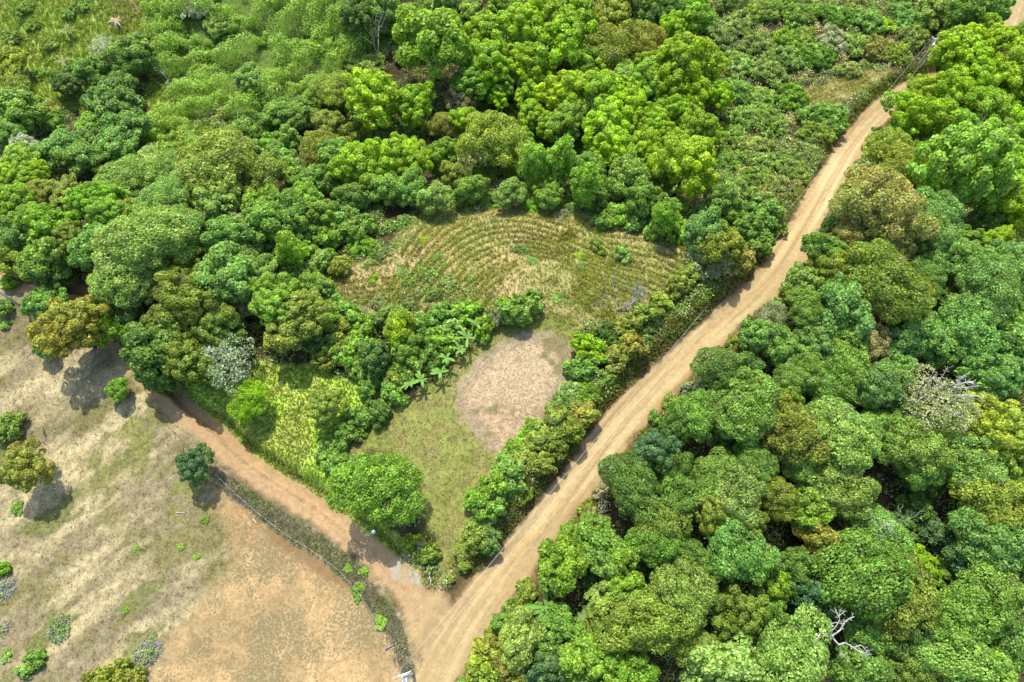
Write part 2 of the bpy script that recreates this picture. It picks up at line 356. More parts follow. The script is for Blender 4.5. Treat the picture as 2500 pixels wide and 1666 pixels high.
d, s = seg_dist(X, Y, ROAD); f = ss(RW+.6, RW-.2, d+jit*.55+(vnoise(X, Y, 6, 95)-.5)*.9)
u1 = (X*.62+Y*.78); lat = np.where(s > 0, d, -d); stk = fbm(lat, u1/26, .55, 96, 3)
r_ = np.zeros_like(col); r_[:] = (.60, .465, .27)
r_ = mixc(r_, (.50, .37, .20), ss(.35, .05, np.abs(d-.15))*.4+0*d); r_ = mixc(r_, (.47, .35, .19), ss(.5, .1, np.abs(d-1.65))*.35)
r_ = mixc(r_, (.52, .36, .19), ss(RW-.6, RW, d)*.6); r_ = mixc(r_, (.66, .54, .32), ss(.45, .1, np.abs(d-.9))*.6)
r_ = mixc(r_, (.46, .33, .18), ss(.52, .66, stk)*.6); r_ = mixc(r_, (.70, .58, .36), ss(.48, .36, stk)*.6); r_ = mixc(r_, (.47, .36, .21), ss(.5, .7, nA)*.4); SPK = np.where(f > .4, .02, SPK)
edge = ss(RW-.1, RW+.4, d)*ss(RW+1.9, RW+1.0, d+jit*.5); dirt = np.where(s > 0, .0, .7)+.35*ss(.45, .6, nA)
col = mixc(col, (.42, .28, .15), edge*np.clip(dirt, 0, 1)*.8)
bank = ss(RW+.5, RW+1.2, d)*ss(RW+2.8, RW+2.0, d)*(s > 0)*ss(6, 10, Y); col = mixc(col, (.19, .165, .08), bank*.7)
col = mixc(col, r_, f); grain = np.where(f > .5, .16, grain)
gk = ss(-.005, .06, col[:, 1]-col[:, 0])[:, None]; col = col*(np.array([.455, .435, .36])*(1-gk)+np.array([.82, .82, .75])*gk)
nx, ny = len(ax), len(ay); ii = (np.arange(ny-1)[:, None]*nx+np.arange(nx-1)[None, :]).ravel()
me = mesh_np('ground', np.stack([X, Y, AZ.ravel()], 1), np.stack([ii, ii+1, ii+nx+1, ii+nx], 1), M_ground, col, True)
ga = me.attributes.new('Grain', 'FLOAT', 'POINT'); ga.data.foreach_set('value', grain.astype(np.float32))
gs = me.attributes.new('Speck', 'FLOAT', 'POINT'); gs.data.foreach_set('value', SPK.astype(np.float32))
tag(obj('ground', me), kind='structure')
# ------------------------------------------------------------------ plant prototypes
def puff_crown(seed, R, VR, npf, pr, nl, ll, jitter=.55, low=-.35, cz=0, flat=.8, inner=.75, wide=.75, out=1.08):
    """crown of rounded leaf clumps on an ellipsoid of radius R, vertical radius VR"""
    rng = np.random.default_rng(seed); pts = []; k = 0
    while len(pts) < npf and k < 6000:
        k += 1; d = unit(rng.normal(size=3))
        if d[2] < low: continue
        r = 1-rng.random()**2*.35; lob = 1+.17*sin(2*math.atan2(d[1], d[0])+seed*1.7)+.14*sin(3*math.atan2(d[1], d[0])+seed)+.09*sin(5*math.atan2(d[1], d[0])+2*seed)
        p = np.array([d[0]*R*lob, d[1]*R*lob, d[2]*VR])*r*(1-pr*.45); rad = pr*R*rng.uniform(.65, 1.25)
        if all(np.linalg.norm(p-q[0]) > .62*(rad+q[1])*.95 for q in pts) or k > 4500: pts.append((p, rad))
    cen = np.array([p for p, _ in pts]); rad = np.array([r for _, r in pts])
    w_ = rad**2; idx = rng.choice(len(pts), nl, p=w_/w_.sum())
    d = unit(rng.normal(size=(nl, 3))+unit(cen[idx])*.7+np.array([0, 0, .45]))
    P = cen[idx]+d*rad[idx][:, None]*(rng.uniform(.72, out, nl))[:, None]*[1, 1, flat]
    dm = np.linalg.norm(P[:, None]-cen[None], axis=2)/rad[None]; dm[np.arange(nl), idx] = 9
    keep = dm.min(1) > inner; P = P[keep]; d = d[keep]; n = len(P)
    N = unit(d+rng.normal(size=(n, 3))*jitter)
    L = ll*rng.uniform(.5, 1.5, n); V, F = leaves(P+[0, 0, cz], N, L, L*wide, rng)
    # sparse inner leaves close the crown
    m = nl//8; q = unit(rng.normal(size=(m, 3)))*(rng.random((m, 1))**.4)*.75*[R, R, VR]; q[:, 2] = np.abs(q[:, 2])-.1*VR
    V2, F2 = leaves(q+[0, 0, cz], unit(rng.normal(size=(m, 3))+[0, 0, 1]), ll*1.5, ll*1.3, rng)
    return join([(V, F), (V2, F2)])
def limbs(seed, H, R, r0, nl=5, crook=.12):
    rng = np.random.default_rng(seed); parts = []
    n = 7; z = np.linspace(0, H, n); p = np.zeros((n, 3)); p[:, 2] = z
    p[:, :2] += np.cumsum(rng.normal(size=(n, 2))*crook*H*.12, 0); p[0, :2] = 0
    parts.append(tube(p, np.linspace(r0, r0*.5, n)*np.array([1.35]+[1]*(n-1)), 7))
    for k in range(nl):
        a = 2*pi*k/nl+rng.uniform(-.4, .4); st = p[rng.integers(3, n)]; e = st+np.array([cos(a)*R*.75, sin(a)*R*.75, rng.uniform(.25, .6)*R])
        t = np.linspace(0, 1, 5)[:, None]; q = st*(1-t)+e*t; q[1:-1] += rng.normal(size=(3, 3))*R*.06; q[:, 2] += np.sin(t[:, 0]*pi)*R*.08
        parts.append(tube(q, np.linspace(r0*.5, r0*.12, 5), 5))
        for j in range(2):
            s2 = q[rng.integers(2, 4)]; a2 = a+rng.uniform(-1, 1); e2 = s2+np.array([cos(a2), sin(a2), .5])*R*.35
            parts.append(tube(np.stack([s2, (s2+e2)/2+rng.normal(size=3)*.05*R, e2]), [r0*.22, r0*.15, r0*.06], 4))
    return join(parts)
PROTO = {}
def reg(kind, R, VR, hc, cr, tr, bark=None):
    c = mesh_np(kind+'_crown', cr[0], cr[1], M_leaf); t = mesh_np(kind+'_trunk', tr[0], tr[1], bark or M_bark, smooth=True)
    PROTO.setdefault(kind, []).append((c, t, R, VR, hc))
for k in range(6):   # cauliflower-like crown of many tufted clumps
    R = 4.0; hc = 6.2; PROTO_ARGS = None
    reg('puff', R, 2.9, hc, puff_crown(100+k, R, 3.1, 60, .20, 12500, .25, .42, -.5, hc, .85, .72, 1.02), limbs(100+k, hc, R, .24))
for k in range(6):   # smooth fine-leaved dome
    R = 4.0; hc = 5.6
    reg('dome', R, 2.6, hc, puff_crown(200+k, R, 2.4, 40, .30, 14000, .24, .75, -.3, hc, .7, .66), limbs(200+k, hc, R, .24))
for k in range(6):   # looser leafy crown
    R = 3.6; hc = 5.2
    reg('leafy', R, 2.7, hc, puff_crown(300+k, R, 2.8, 34, .28, 10000, .28, .9, -.6, hc, .9, .62, 1.25), limbs(300+k, hc, R, .2))
for k in range(3):   # tall narrow
    R = 2.2; hc = 5.5
    reg('column', R, 5.0, hc, puff_crown(400+k, R, 4.8, 40, .36, 5200, .30, .8, -.95, hc, 1.0, .62), limbs(400+k, hc, R, .16))
for k in range(6):   # shrub, foliage to the ground
    R = 1.7; hc = 1.2
    reg('shrub', R, 1.5, hc, puff_crown(500+k, R, 1.4, 17, .32, 2500, .24, .9, -.6, hc, .95, .55, 1.4), limbs(500+k, 1.3, R, .07, 6))
for k in range(5):   # low ragged scrub
    R = 1.9; hc = .5
    reg('scrub', R, .9, hc, puff_crown(550+k, R, .8, 46, .17, 3000, .2, 1.1, -.1, hc, .7, .5, 2.0), limbs(550+k, .7, R, .04, 7))
for k in range(2):   # wispy, silvery foliage on visible twigs
    R = 3.6; hc = 5.0
    reg('sparse', R, 2.6, hc, puff_crown(600+k, R, 2.6, 34, .26, 2300, .24, .9, -.5, hc, .9, .5), limbs(600+k, hc, R, .17, 9), M_greyw)
def bare(seed, H, R, r0, depth=4, spread=.75, lean=(0, 0), up=.55, fork=3):
    rng = np.random.default_rng(seed); parts = []
    def grow(p, d, L, r, lv):
        n = 4; q = [p]
        for i in range(n): d = unit(d+rng.normal(size=3)*.16+np.array([0, 0, .03])); q.append(q[-1]+d*L/n)
        parts.append(tube(np.array(q), np.linspace(r, r*.6, n+1), 6 if lv == 0 else 4))
        if lv >= depth: return
        for j in range(fork if lv < 2 else 2+(rng.random() < .4)):
            ax_ = unit(rng.normal(size=3)); nd_ = unit(d*up+unit(ax_-ax_@d*d)*spread+np.array([0, 0, .12])); s = q[-1] if j < 2 else q[rng.integers(2, n+1)]
            grow(s, nd_, L*rng.uniform(.55, .8)*(R/H if lv == 0 else 1), r*.58, lv+1)
    grow(np.zeros(3), unit(np.array([lean[0], lean[1], 1.0])), H, r0, 0)
    return join(parts)
# ------------------------------------------------------------------ colours of foliage (albedo)
COL = dict(
 L=((.300, .470, .012), 'bright lime green'), l=((.240, .420, .036), 'fresh green'), G=((.200, .350, .055), 'mid green'),
 D=((.120, .225, .040), 'dark green'), B=((.190, .360, .078), 'bluish green'), O=((.270, .335, .045), 'olive green'),
 o=((.185, .250, .028), 'dark olive'), Y=((.330, .420, .040), 'yellow green'), P=((.270, .400, .085), 'pale green'), S=((.290, .380, .120), 'sage green'),
 T=((.090, .200, .080), 'dark teal'), R=((.325, .315, .080), 'rusty brown'), W=((.420, .450, .280), 'greyish'),
 K=((.290, .300, .045), 'brown green'), N=((.330, .320, .165), 'greyish brown'))
TREES = """
1057 103 84 leafy l|1186 86 50 puff L|1264 72 62 puff L|1189 150 55 puff L|1275 152 52 puff L|1368 107 64 puff L|1329 28 46 puff L|1407 36 62 puff L|1500 40 50 puff Y|1568 100 46 dome K|1480 118 60 dome O|1443 165 46 puff L|1514 205 44 leafy P
907 236 68 puff L|1014 257 52 puff L|1121 246 34 leafy N|1214 232 30 puff L|1314 193 36 puff L|1293 226 38 puff L|1300 284 38 puff L|1393 228 58 puff L|1471 229 60 puff L|1536 271 52 puff L|1486 304 60 puff L|1386 290 48 puff l|1346 307 36 puff L|1500 360 48 puff L|1082 304 34 dome K|1132 296 36 puff L|1211 343 74 dome O|1258 350 38 leafy l|889 400 62 puff L|954 389 52 puff L|1011 386 46 puff L|1082 374 38 leafy l|1000 457 42 leafy G|1064 482 38 leafy P|1303 404 30 column l|1368 396 32 column l|1432 450 30 column l|1436 415 40 leafy G|1536 439 48 leafy G|1575 488 40 leafy G|1150 461 36 leafy G|1246 470 34 leafy P|811 214 40 dome O|821 375 40 leafy B|836 425 38 leafy B|1110 425 32 leafy O|940 460 40 leafy G|860 480 36 leafy G|1340 475 30 leafy G
1696 34 38 leafy l|1634 73 38 puff L|1676 145 62 puff L|1726 153 42 puff L|1634 206 52 puff L|1688 214 46 puff L|1753 237 34 puff L|1634 275 46 puff L|1688 306 42 puff L|1726 317 36 puff L|1673 402 68 puff L|1638 344 38 puff L|1580 200 48 puff l|1590 300 46 puff L|1570 360 44 puff L|1560 30 46 leafy D|1620 20 36 leafy D|1610 420 44 leafy l|1623 530 26 column l|1580 165 40 puff L|1220 190 40 puff l|1150 200 44 puff l
2400 80 44 puff L|2350 119 56 puff L|2361 153 50 puff L|2442 115 46 puff L|2497 99 40 puff l|2487 184 62 puff L|2442 199 50 puff L|2384 214 50 puff L|2315 230 52 puff L|2250 226 40 puff L|2215 268 40 puff L|2273 295 56 puff L|2400 275 58 puff L|2340 317 46 puff l|2491 249 50 puff L|2480 317 52 puff L|2449 344 46 puff l|2208 322 36 puff l|2365 398 95 puff l|2497 413 48 puff L|2484 505 62 puff L|2170 363 50 dome O|2212 413 54 dome O|2250 425 42 dome B|2150 500 85 dome R|2090 525 48 dome N|2281 528 60 dome B|2440 450 44 puff l|2420 530 40 leafy D
2270 575 58 dome B|2166 603 46 dome R|2070 573 40 dome R|2021 550 30 leafy B|2013 611 40 leafy G|2342 588 42 leafy G|2327 625 50 leafy B|2427 590 36 puff L|2480 660 64 dome B|2403 687 68 dome B|2262 668 44 dome B|2155 691 80 dome o|2228 737 52 dome O|2097 653 42 leafy G|1963 691 38 leafy P|2032 661 36 leafy O|2059 760 62 leafy B|1967 752 42 dome G|1879 783 50 dome N|1845 820 38 leafy B|1902 841 44 leafy B|2365 795 68 dome B|2453 775 52 leafy G|2461 845 58 leafy B|2251 818 50 leafy B|2197 833 46 leafy B|2128 837 42 dome N|1998 837 44 leafy B|2063 872 60 dome G|1956 902 46 dome G|1776 906 68 dome D|1830 990 74 dome G|1765 998 52 dome G|1696 1017 54 dome G|1650 1040 42 dome D|2013 944 48 dome G|1918 978 38 leafy l|1929 932 38 dome P|2132 936 60 dome B|2189 894 44 leafy B|2297 850 45 leafy G|2404 915 60 leafy B|2473 902 52 leafy B|2197 1001 46 leafy B|1929 1055 70 dome K|2052 1047 64 dome P|2155 1055 52 leafy G|2423 1043 72 puff Y|2327 1063 55 dome P
1604 1098 48 puff T|1542 1183 62 dome D|1661 1204 52 dome G|1606 1272 54 dome O|1797 1212 66 dome P|1895 1212 46 dome O|1738 1161 52 dome G|1738 1255 42 puff O|1598 1331 50 dome G|1700 1365 42 dome G|1797 1340 70 dome B|1823 1293 40 puff o|1670 1450 70 dome P|1559 1523 76 dome O|1525 1442 42 leafy l|1508 1365 40 leafy l|1797 1501 58 puff o|1683 1578 50 dome O|1763 1629 75 leafy P|1538 1646 56 leafy l|1925 1612 88 dome P|1848 1472 24 leafy P|1895 1442 34 leafy l|1912 1540 38 leafy L|1882 1510 38 leafy G|2035 1076 76 dome P|2103 1064 46 leafy l|2040 1191 66 dome P|1967 1238 48 leafy l|2080 1238 46 dome P|2001 1314 48 leafy K|2137 1314 66 dome B|2103 1404 92 dome G|1946 1375 38 leafy D|1967 1446 48 leafy T|1925 1408 40 leafy D|2010 1467 38 leafy T|2201 1459 80 dome O|2116 1531 58 dome G|2222 1531 66 dome D|2371 1484 80 dome G|2435 1459 70 dome G|2456 1552 62 dome D|2337 1603 80 dome P|2392 1637 60 leafy l|2222 1629 60 dome o|2095 1637 56 leafy G|2244 1382 40 leafy L|2222 1085 66 dome P|2307 1085 50 dome O|2244 1140 50 dome G|2384 1128 70 dome P|2456 1076 66 puff Y|2425 1225 76 dome O|2477 1204 60 dome P|2435 1323 76 dome B|2371 1365 50 leafy T|2490 1361 50 leafy G|1640 1140 40 dome D|1840 1130 50 dome G|1960 1140 46 dome G
1370 1382 76 leafy l|1481 1353 56 leafy G|1387 1314 38 leafy l|1272 1561 54 leafy P|1217 1514 38 leafy G|1366 1522 42 leafy G|1493 1450 48 leafy P|1480 1520 46 leafy O|1430 1605 58 leafy l|1493 1637 60 leafy l|1336 1629 44 leafy T|1450 1290 34 leafy G|1330 1570 36 leafy G
38 569 45 leafy B|115 550 50 leafy l|164 588 42 puff o|107 626 52 leafy G|23 626 42 leafy O|126 676 44 leafy D|268 523 50 puff l|325 523 42 leafy O|230 599 50 leafy B|344 590 86 dome P|298 668 68 dome P|350 690 55 dome P|428 570 66 dome P|421 531 50 dome G|451 626 44 puff o|432 690 46 puff o|543 672 70 leafy B|555 577 52 leafy B|589 546 34 sparse W|650 538 56 leafy G|631 588 34 leafy D|708 519 46 leafy G|708 611 28 column l|459 740 75 puff o|413 785 56 puff o|516 775 60 puff o|383 856 70 leafy D|451 870 62 puff o|402 910 46 leafy D|536 820 50 leafy D|597 749 34 sparse W|673 730 62 puff l|746 765 58 puff O|708 806 55 leafy O|555 886 62 sparse W|608 978 44 dome L|165 800 74 puff K|115 745 42 leafy B|245 806 46 leafy l|283 737 52 leafy B|287 951 26 leafy l|110 850 24 leafy B|770 700 36 leafy G|600 630 36 leafy P|640 660 36 leafy P
232 311 42 leafy l|293 321 54 leafy B|286 357 46 leafy B|228 343 40 leafy G|143 368 50 leafy B|200 386 46 leafy G|57 361 34 leafy W|46 404 50 puff l|78 432 38 puff L|18 428 40 puff L|20 325 36 leafy B|46 261 54 leafy G|21 200 46 sparse Y|21 157 40 leafy Y|160 200 34 leafy D|250 118 32 sparse W|314 136 52 leafy G|221 171 38 leafy G|290 215 42 leafy D|282 257 62 leafy D|160 478 40 puff O|228 493 52 puff l|89 536 46 puff l|268 482 42 puff l|321 430 62 dome P|357 411 50 dome P|410 411 42 dome P|518 411 92 dome O|607 430 60 dome o|553 375 55 dome O|393 500 62 dome P|464 475 50 dome P|518 500 46 leafy P|643 511 50 leafy l|714 421 40 leafy G|732 489 44 leafy l|775 357 44 dome O|679 382 36 leafy G|775 518 38 leafy G|604 186 33 leafy P|732 279 36 leafy G|679 275 34 leafy G|760 440 38 leafy G|20 490 40 leafy l|100 470 36 leafy O|320 470 36 leafy G|560 470 44 leafy P|800 300 34 leafy O
925 1190 88 dome l|475 1135 42 puff T|65 1140 56 puff K|796 994 44 puff O|2365 38 46 leafy D|2422 18 40 leafy G|1772 478 44 leafy P|976 806 42 leafy L|991 844 36 leafy G|914 867 40 leafy D|1720 560 46 leafy B|1765 600 44 leafy O|870 30 44 leafy D|930 10 40 leafy G
"""
SHRUBS = """
1135 1345 22 O|1165 1320 28 O|1200 1330 30 D|1180 1290 36 G|1215 1240 40 G|1180 1235 34 l|1250 1205 42 O|1215 1195 38 l|1255 1160 40 G|1285 1215 26 o|1290 1125 38 O|1325 1140 36 O|1268 1100 32 l|1330 1085 40 O|1365 1105 30 o|1303 1062 34 l|1360 1040 40 O|1400 1060 32 o|1390 1000 40 P|1430 1015 30 K|1398 962 36 P|1440 962 40 l|1430 905 38 G|1480 930 34 O|1470 870 36 D|1512 882 36 K|1440 850 32 L|1500 820 38 D|1552 850 32 K|1545 800 38 O|1590 800 34 D|1590 770 34 O|1622 745 32 Y|1642 772 26 K|1662 705 36 O|1690 680 30 O|1730 690 24 O|1720 640 36 N|1762 662 28 O|1790 540 38 l|1830 560 34 G|1815 640 26 R|1900 560 30 G|1860 600 26 G|1870 520 36 G|1900 470 36 G|1840 490 36 P|1930 420 36 G|1960 380 34 G|1890 400 38 P|1850 440 36 G|1990 330 34 G
1917 92 28 l|2162 61 20 L|2135 119 36 R|1986 134 40 G|1914 142 36 G|2032 99 34 W|1933 237 34 l|2013 288 44 B|2002 318 26 L|1880 180 36 P|1840 110 34 P|1800 60 34 G|1760 90 32 P|1860 30 34 G|1950 40 36 G|2040 40 36 G|2120 50 34 B|2210 40 34 B|2280 30 34 P|2230 90 32 G|2190 130 30 O|1800 160 34 P|1790 220 34 B|1850 240 34 G|1820 290 36 G|1880 300 34 P|1790 340 34 G|1840 360 34 P|1780 400 36 G|1750 330 30 O|1790 10 30 D|1900 8 30 G|2000 5 30 P|2100 10 30 G|2200 0 30 B|2090 110 30 P|1960 90 28 O|2070 170 24 G|1730 60 30 G|1710 440 34 l|1750 520 36 P
945 557 32 G|803 577 32 l|884 603 30 l|734 577 34 G|799 622 16 L|1029 588 18 L|1067 630 22 l|1385 577 28 K|1416 626 20 L|1416 655 22 l|1370 527 26 W|1266 753 42 G|1220 758 28 l|1362 726 24 B|1389 740 16 P|1408 753 10 L|950 775 30 G|884 818 34 l|834 818 34 O|853 768 34 G|930 745 34 P|865 856 36 l|960 921 26 O|872 1020 28 G|853 1055 26 G|926 1009 26 D|830 1074 26 G|820 1130 28 G|845 1165 26 D|800 1095 24 G|866 1140 24 B|870 560 34 G|840 540 34 B|910 520 34 G|985 540 26 l|1060 520 20 L|1130 500 26 P|1190 490 28 G|1300 500 26 l|1507 528 30 l|1550 536 28 G|1475 540 24 G|1600 560 26 G|1650 560 30 l|1660 520 30 G|1400 510 26 G|1340 520 22 P|1460 600 18 O|1520 620 20 P|1270 610 26 P|1300 640 22 G|1100 690 30 P|1150 680 20 G|1060 720 26 P|1000 690 26 G|980 660 24 P|1030 660 20 l|910 680 20 L|1080 650 18 D|900 640 20 P|930 620 26 P|970 595 24 P|1000 740 28 P|1080 770 28 G|1120 740 24 P|1140 760 28 l|1040 800 34 G|1080 830 32 l|1040 850 32 G|1000 890 34 G|1060 880 26 D|950 880 30 l|910 910 28 G|960 960 26 G|900 950 26 G|1180 800 26 l|1110 800 26 P|1210 775 20 N|780 640 26 P|750 620 26 l|830 650 22 O|770 560 30 G|700 640 34 P|740 680 34 P|790 740 34 G|810 790 30 l|820 850 32 G|800 880 26 O|870 900 26 G|780 830 28 D
1005 1325 20 Y|1030 1340 16 N|1046 1352 22 O|1018 1362 14 P|40 1240 14 G|85 1610 20 G|60 1640 16 P|15 1600 14 P|20 1045 30 P|10 750 18 G|12 790 12 G|20 690 18 l|3 1390 16 l|270 1656 34 O|230 1660 24 K|320 1662 26 K|1281 1450 38 O|1196 1590 46 O|1154 1629 50 Y|1262 1646 44 K|1230 1480 30 O|1300 1500 28 G|1180 1545 26 O|1110 1655 20 G|1430 1240 24 O|1400 1290 20 O|1470 1200 18 N|1440 1255 20 K|850 1390 10 l|875 1440 14 l|888 1395 10 l|929 1520 14 l|876 1460 10 l|1120 1375 18 K|1140 1390 16 O|1110 1420 10 O|1725 640 14 G|330 1340 6 l|440 1335 7 l|500 1270 9 l|480 1360 7 l|305 1490 7 l|1600 1020 24 G|1640 990 22 O|1700 950 24 N|1790 840 26 O|1830 770 22 O|1880 730 26 P|1920 700 26 l|1950 650 26 G|1990 590 26 B|2050 500 26 O|2060 450 26 O|2110 400 28 P|2140 350 26 G|2160 330 24 l|2175 520 26 D|30 90 36 P|80 60 30 P|60 20 34 P|120 110 34 P|170 30 30 G|200 15 26 G|20 130 34 W|100 180 28 P|60 190 26 W|150 90 14 P|130 300 26 G|30 290 30 G|210 260 18 O|480 20 30 W|540 60 34 P|430 90 26 P|500 120 26 G|530 280 26 N|600 300 30 D|640 320 28 D|700 340 30 G|430 30 20 G|660 250 28 G|760 250 30 G|620 370 26 P|660 350 24 l|900 160 34 P|860 140 30 P|950 60 30 P|1000 30 30 P|1080 10 34 P|1150 20 30 P|1230 10 30 l|980 130 24 P|870 270 28 G|940 310 30 D|1010 320 30 B|860 330 30 O|960 440 24 D|1180 250 30 D|1240 280 30 D|1370 350 30 D|1420 370 30 D|1560 400 30 D|1180 420 30 D|1250 420 24 D|1330 450 24 G|1390 480 30 G|1460 490 30 D|1520 490 30 D|2230 1230 34 D|2270 1290 34 T|2200 1290 30 D|2260 1190 30 D|2310 1330 26 T|1950 1480 34 T|1890 1390 30 D|1760 1430 34 D|1620 1390 30 D|1560 1400 26 D|1450 1420 24 D|2300 1400 34 G|2100 620 30 D|2300 720 34 D|2430 740 34 D|2370 580 26 D|2060 930 24 D|1780 1080 30 D|2350 1010 34 D|2260 1020 30 D|1660 1320 24 D|1860 1420 30 D
"""
def parse(s, shrub=False):
    out = []
    for e in s.replace('\n', '|').split('|'):
        q = e.split()
        if len(q) == (4 if shrub else 5): out.append((float(q[0]), float(q[1]), float(q[2]), 'shrub' if shrub else q[3], q[-1]))
    return out
T_ = parse(TREES); S_ = parse(SHRUBS, True)  # dark bushes in the forest gap carry its shade in their colour
TREES = T_
LANDM = [((1250, 950), 'the bare oval clearing'), ((1040, 1500), 'the fork of the roads'), ((1555, 735), 'the fallen grey tree'), ((2060, 1540), 'the white leafless tree'),
 ((2290, 960), 'the half dead spiky tree'), ((1604, 1098), 'the teal roadside tree'), ((1929, 1055), 'the orange brown tree'), ((2150, 500), 'the rusty brown tree'),
 ((1057, 103), 'the tallest round tree'), ((1211, 343), 'the olive dome in the grove'), ((518, 411), 'the widest olive tree'), ((165, 800), 'the pasture edge tree'),
 ((555, 886), 'the silvery tree above the slope'), ((925, 1190), 'the big tree on the lawn'), ((2283, 110), 'the upper power pole'), ((985, 1655), 'the lower power pole'),
 ((604, 186), 'the pale tree amid green rows'), ((2235, 1260), 'the dark forest gap'), ((1996, 500), 'the road bend'), ((1370, 1382), 'the dense roadside tree'),
 ((2495, 1660), 'the bottom right corner'), ((5, 5), 'the top left corner'), ((1673, 402), 'the grove edge lime tree'), ((870, 660), 'the small left terraces'), ((1266, 753), 'the dense bush at the lawn head')]
ORD = ['', 'second ', 'third ', 'fourth ', 'fifth ', 'sixth ', 'seventh ', 'eighth ', 'ninth ', 'tenth ', 'eleventh ', 'twelfth ']
FORM = dict(puff='billowy', dome='smooth domed', leafy='loose leafy', column='tall narrow', shrub='', sparse='wispy')
NOUN = dict(shrub='bush')
def make_labels(items):
    keyed = {}
    for i, (x, y, r, kind, c) in enumerate(items):
        dist = [math.hypot(x-a, y-b) for (a, b), _ in LANDM]; j = int(np.argmin(dist)); (a, b), nm = LANDM[j]
        sector = int(round(math.degrees(math.atan2(b-y, x-a))/45)) % 8
        word = ['right of', 'upper right of', 'above', 'upper left of', 'left of', 'lower left of', 'below', 'lower right of'][sector]
        keyed.setdefault((COL[c][1], FORM[kind], NOUN.get(kind, 'tree'), word, nm), []).append((dist[j], i))
    lab = {}
    for (cn, fm, nn, word, nm), l in keyed.items():
        l.sort()
        for k, (_, i) in enumerate(l):
            if l[k][0] < 3 and nn == 'tree': lab[i] = f'{cn} {fm} tree standing as {nm}'; continue
            near = 'nearest ' if len(l) > 1 else ''
            lab[i] = f'{cn} {fm+" " if fm else ""}{nn}, {ORD[min(k, 11)] if len(l) > 1 else ""}{near}{word} {nm}'
    return lab
SPECIAL = {(925, 1190): 'big fresh green rounded tree standing alone on the yellowish lawn', (1057, 103): 'tallest fresh green round tree with bare dark trunk at back of the grove',
 (1604, 1098): 'dark teal rounded tree beside the right edge of the sandy road', (475, 1135): 'small dark teal rounded tree between pasture and reddish track', (65, 1140): 'brownish yellow tree standing alone in the dry pasture',
 (165, 800): 'brown green billowy tree at the upper edge of the dry pasture', (555, 886): 'silvery grey wispy tree at the top of the grassy slope', (608, 978): 'bright green fine leaved tree on the grassy slope',
 (796, 994): 'round olive bushy tree on the grassy slope left of the lawn', (2150, 500): 'biggest rusty brown domed tree right of the road bend', (1929, 1055): 'big orange brown domed tree in the forest right of road',
 (1211, 343): 'wide olive domed tree amid the lime green grove', (518, 411): 'widest olive domed tree left of the grove', (604, 186): 'pale leaved slender tree amid the tall green rows',
 (1370, 1382): 'dense fresh green tree beside the road just above the banana plant', (1673, 402): 'lime green billowy tree with bare lower branches at grove right edge', (287, 951): 'small fresh green leafy tree in the dark shadow beside the track'}
TS = {}
TERR = [k for k in S_ if 890 < k[0] < 1420 and 500 < k[1] < 760]
S_ = [((a, b, c*(.6 if (a, b, c, d, e) in TERR and c < 40 else 1), d, {'G': 'P', 'D': 'O', 'B': 'P', 'P': 'S', 'l': 'P'}.get(e, e)) if (a, b, c, d, e) in TERR and c < 40 else (a, b, c, d, e)) for a, b, c, d, e in S_]
HEDGE = lambda a, b: 1100 < a < 1770 and b > 640 and abs((b-1345)+(a-1150)*1.17) < 150
S_ = [(a-(8 if HEDGE(a, b) else 0), b-(6 if HEDGE(a, b) else 0), c*(.9*RNG.uniform(.75, 1.15) if HEDGE(a, b) else .62 if (a < 420 and b < 260) else 1.08), d, ('S' if RNG.random() < .4 else 'P' if RNG.random() < .5 else e) if (a > 1690 and b < 480 and a < 2240 and e in 'GP') else ('P' if a < 420 and b < 260 and e in 'GD' else e)) for a, b, c, d, e in S_]
_ru, _rv, _rz = project(ROAD); _rp = np.stack([_ru, _rv], 1)[(_rv > -200) & (_rv < 1900)]; _hw = (RW*FPX/_rz)[(_rv > -200) & (_rv < 1900)]
def clear_of_road(u, v, rp):
    if u > 2170 and v < 420: return u, v, rp
    i = int(np.argmin(np.hypot(_rp[:, 0]-u, _rp[:, 1]-v))); d = float(seg_dist([u], [v], _rp)[0][0]); need = rp+_hw[i]*(1.12 if u < _rp[i, 0] else .95)
    if d >= need: return u, v, rp
    rp2 = max(d-_hw[i]*1.0, rp*.68); push = max(0, rp2+_hw[i]-d); n = np.array([u, v])-_rp[i]; n /= np.linalg.norm(n)+1e-6
    return u+n[0]*push, v+n[1]*push, rp2
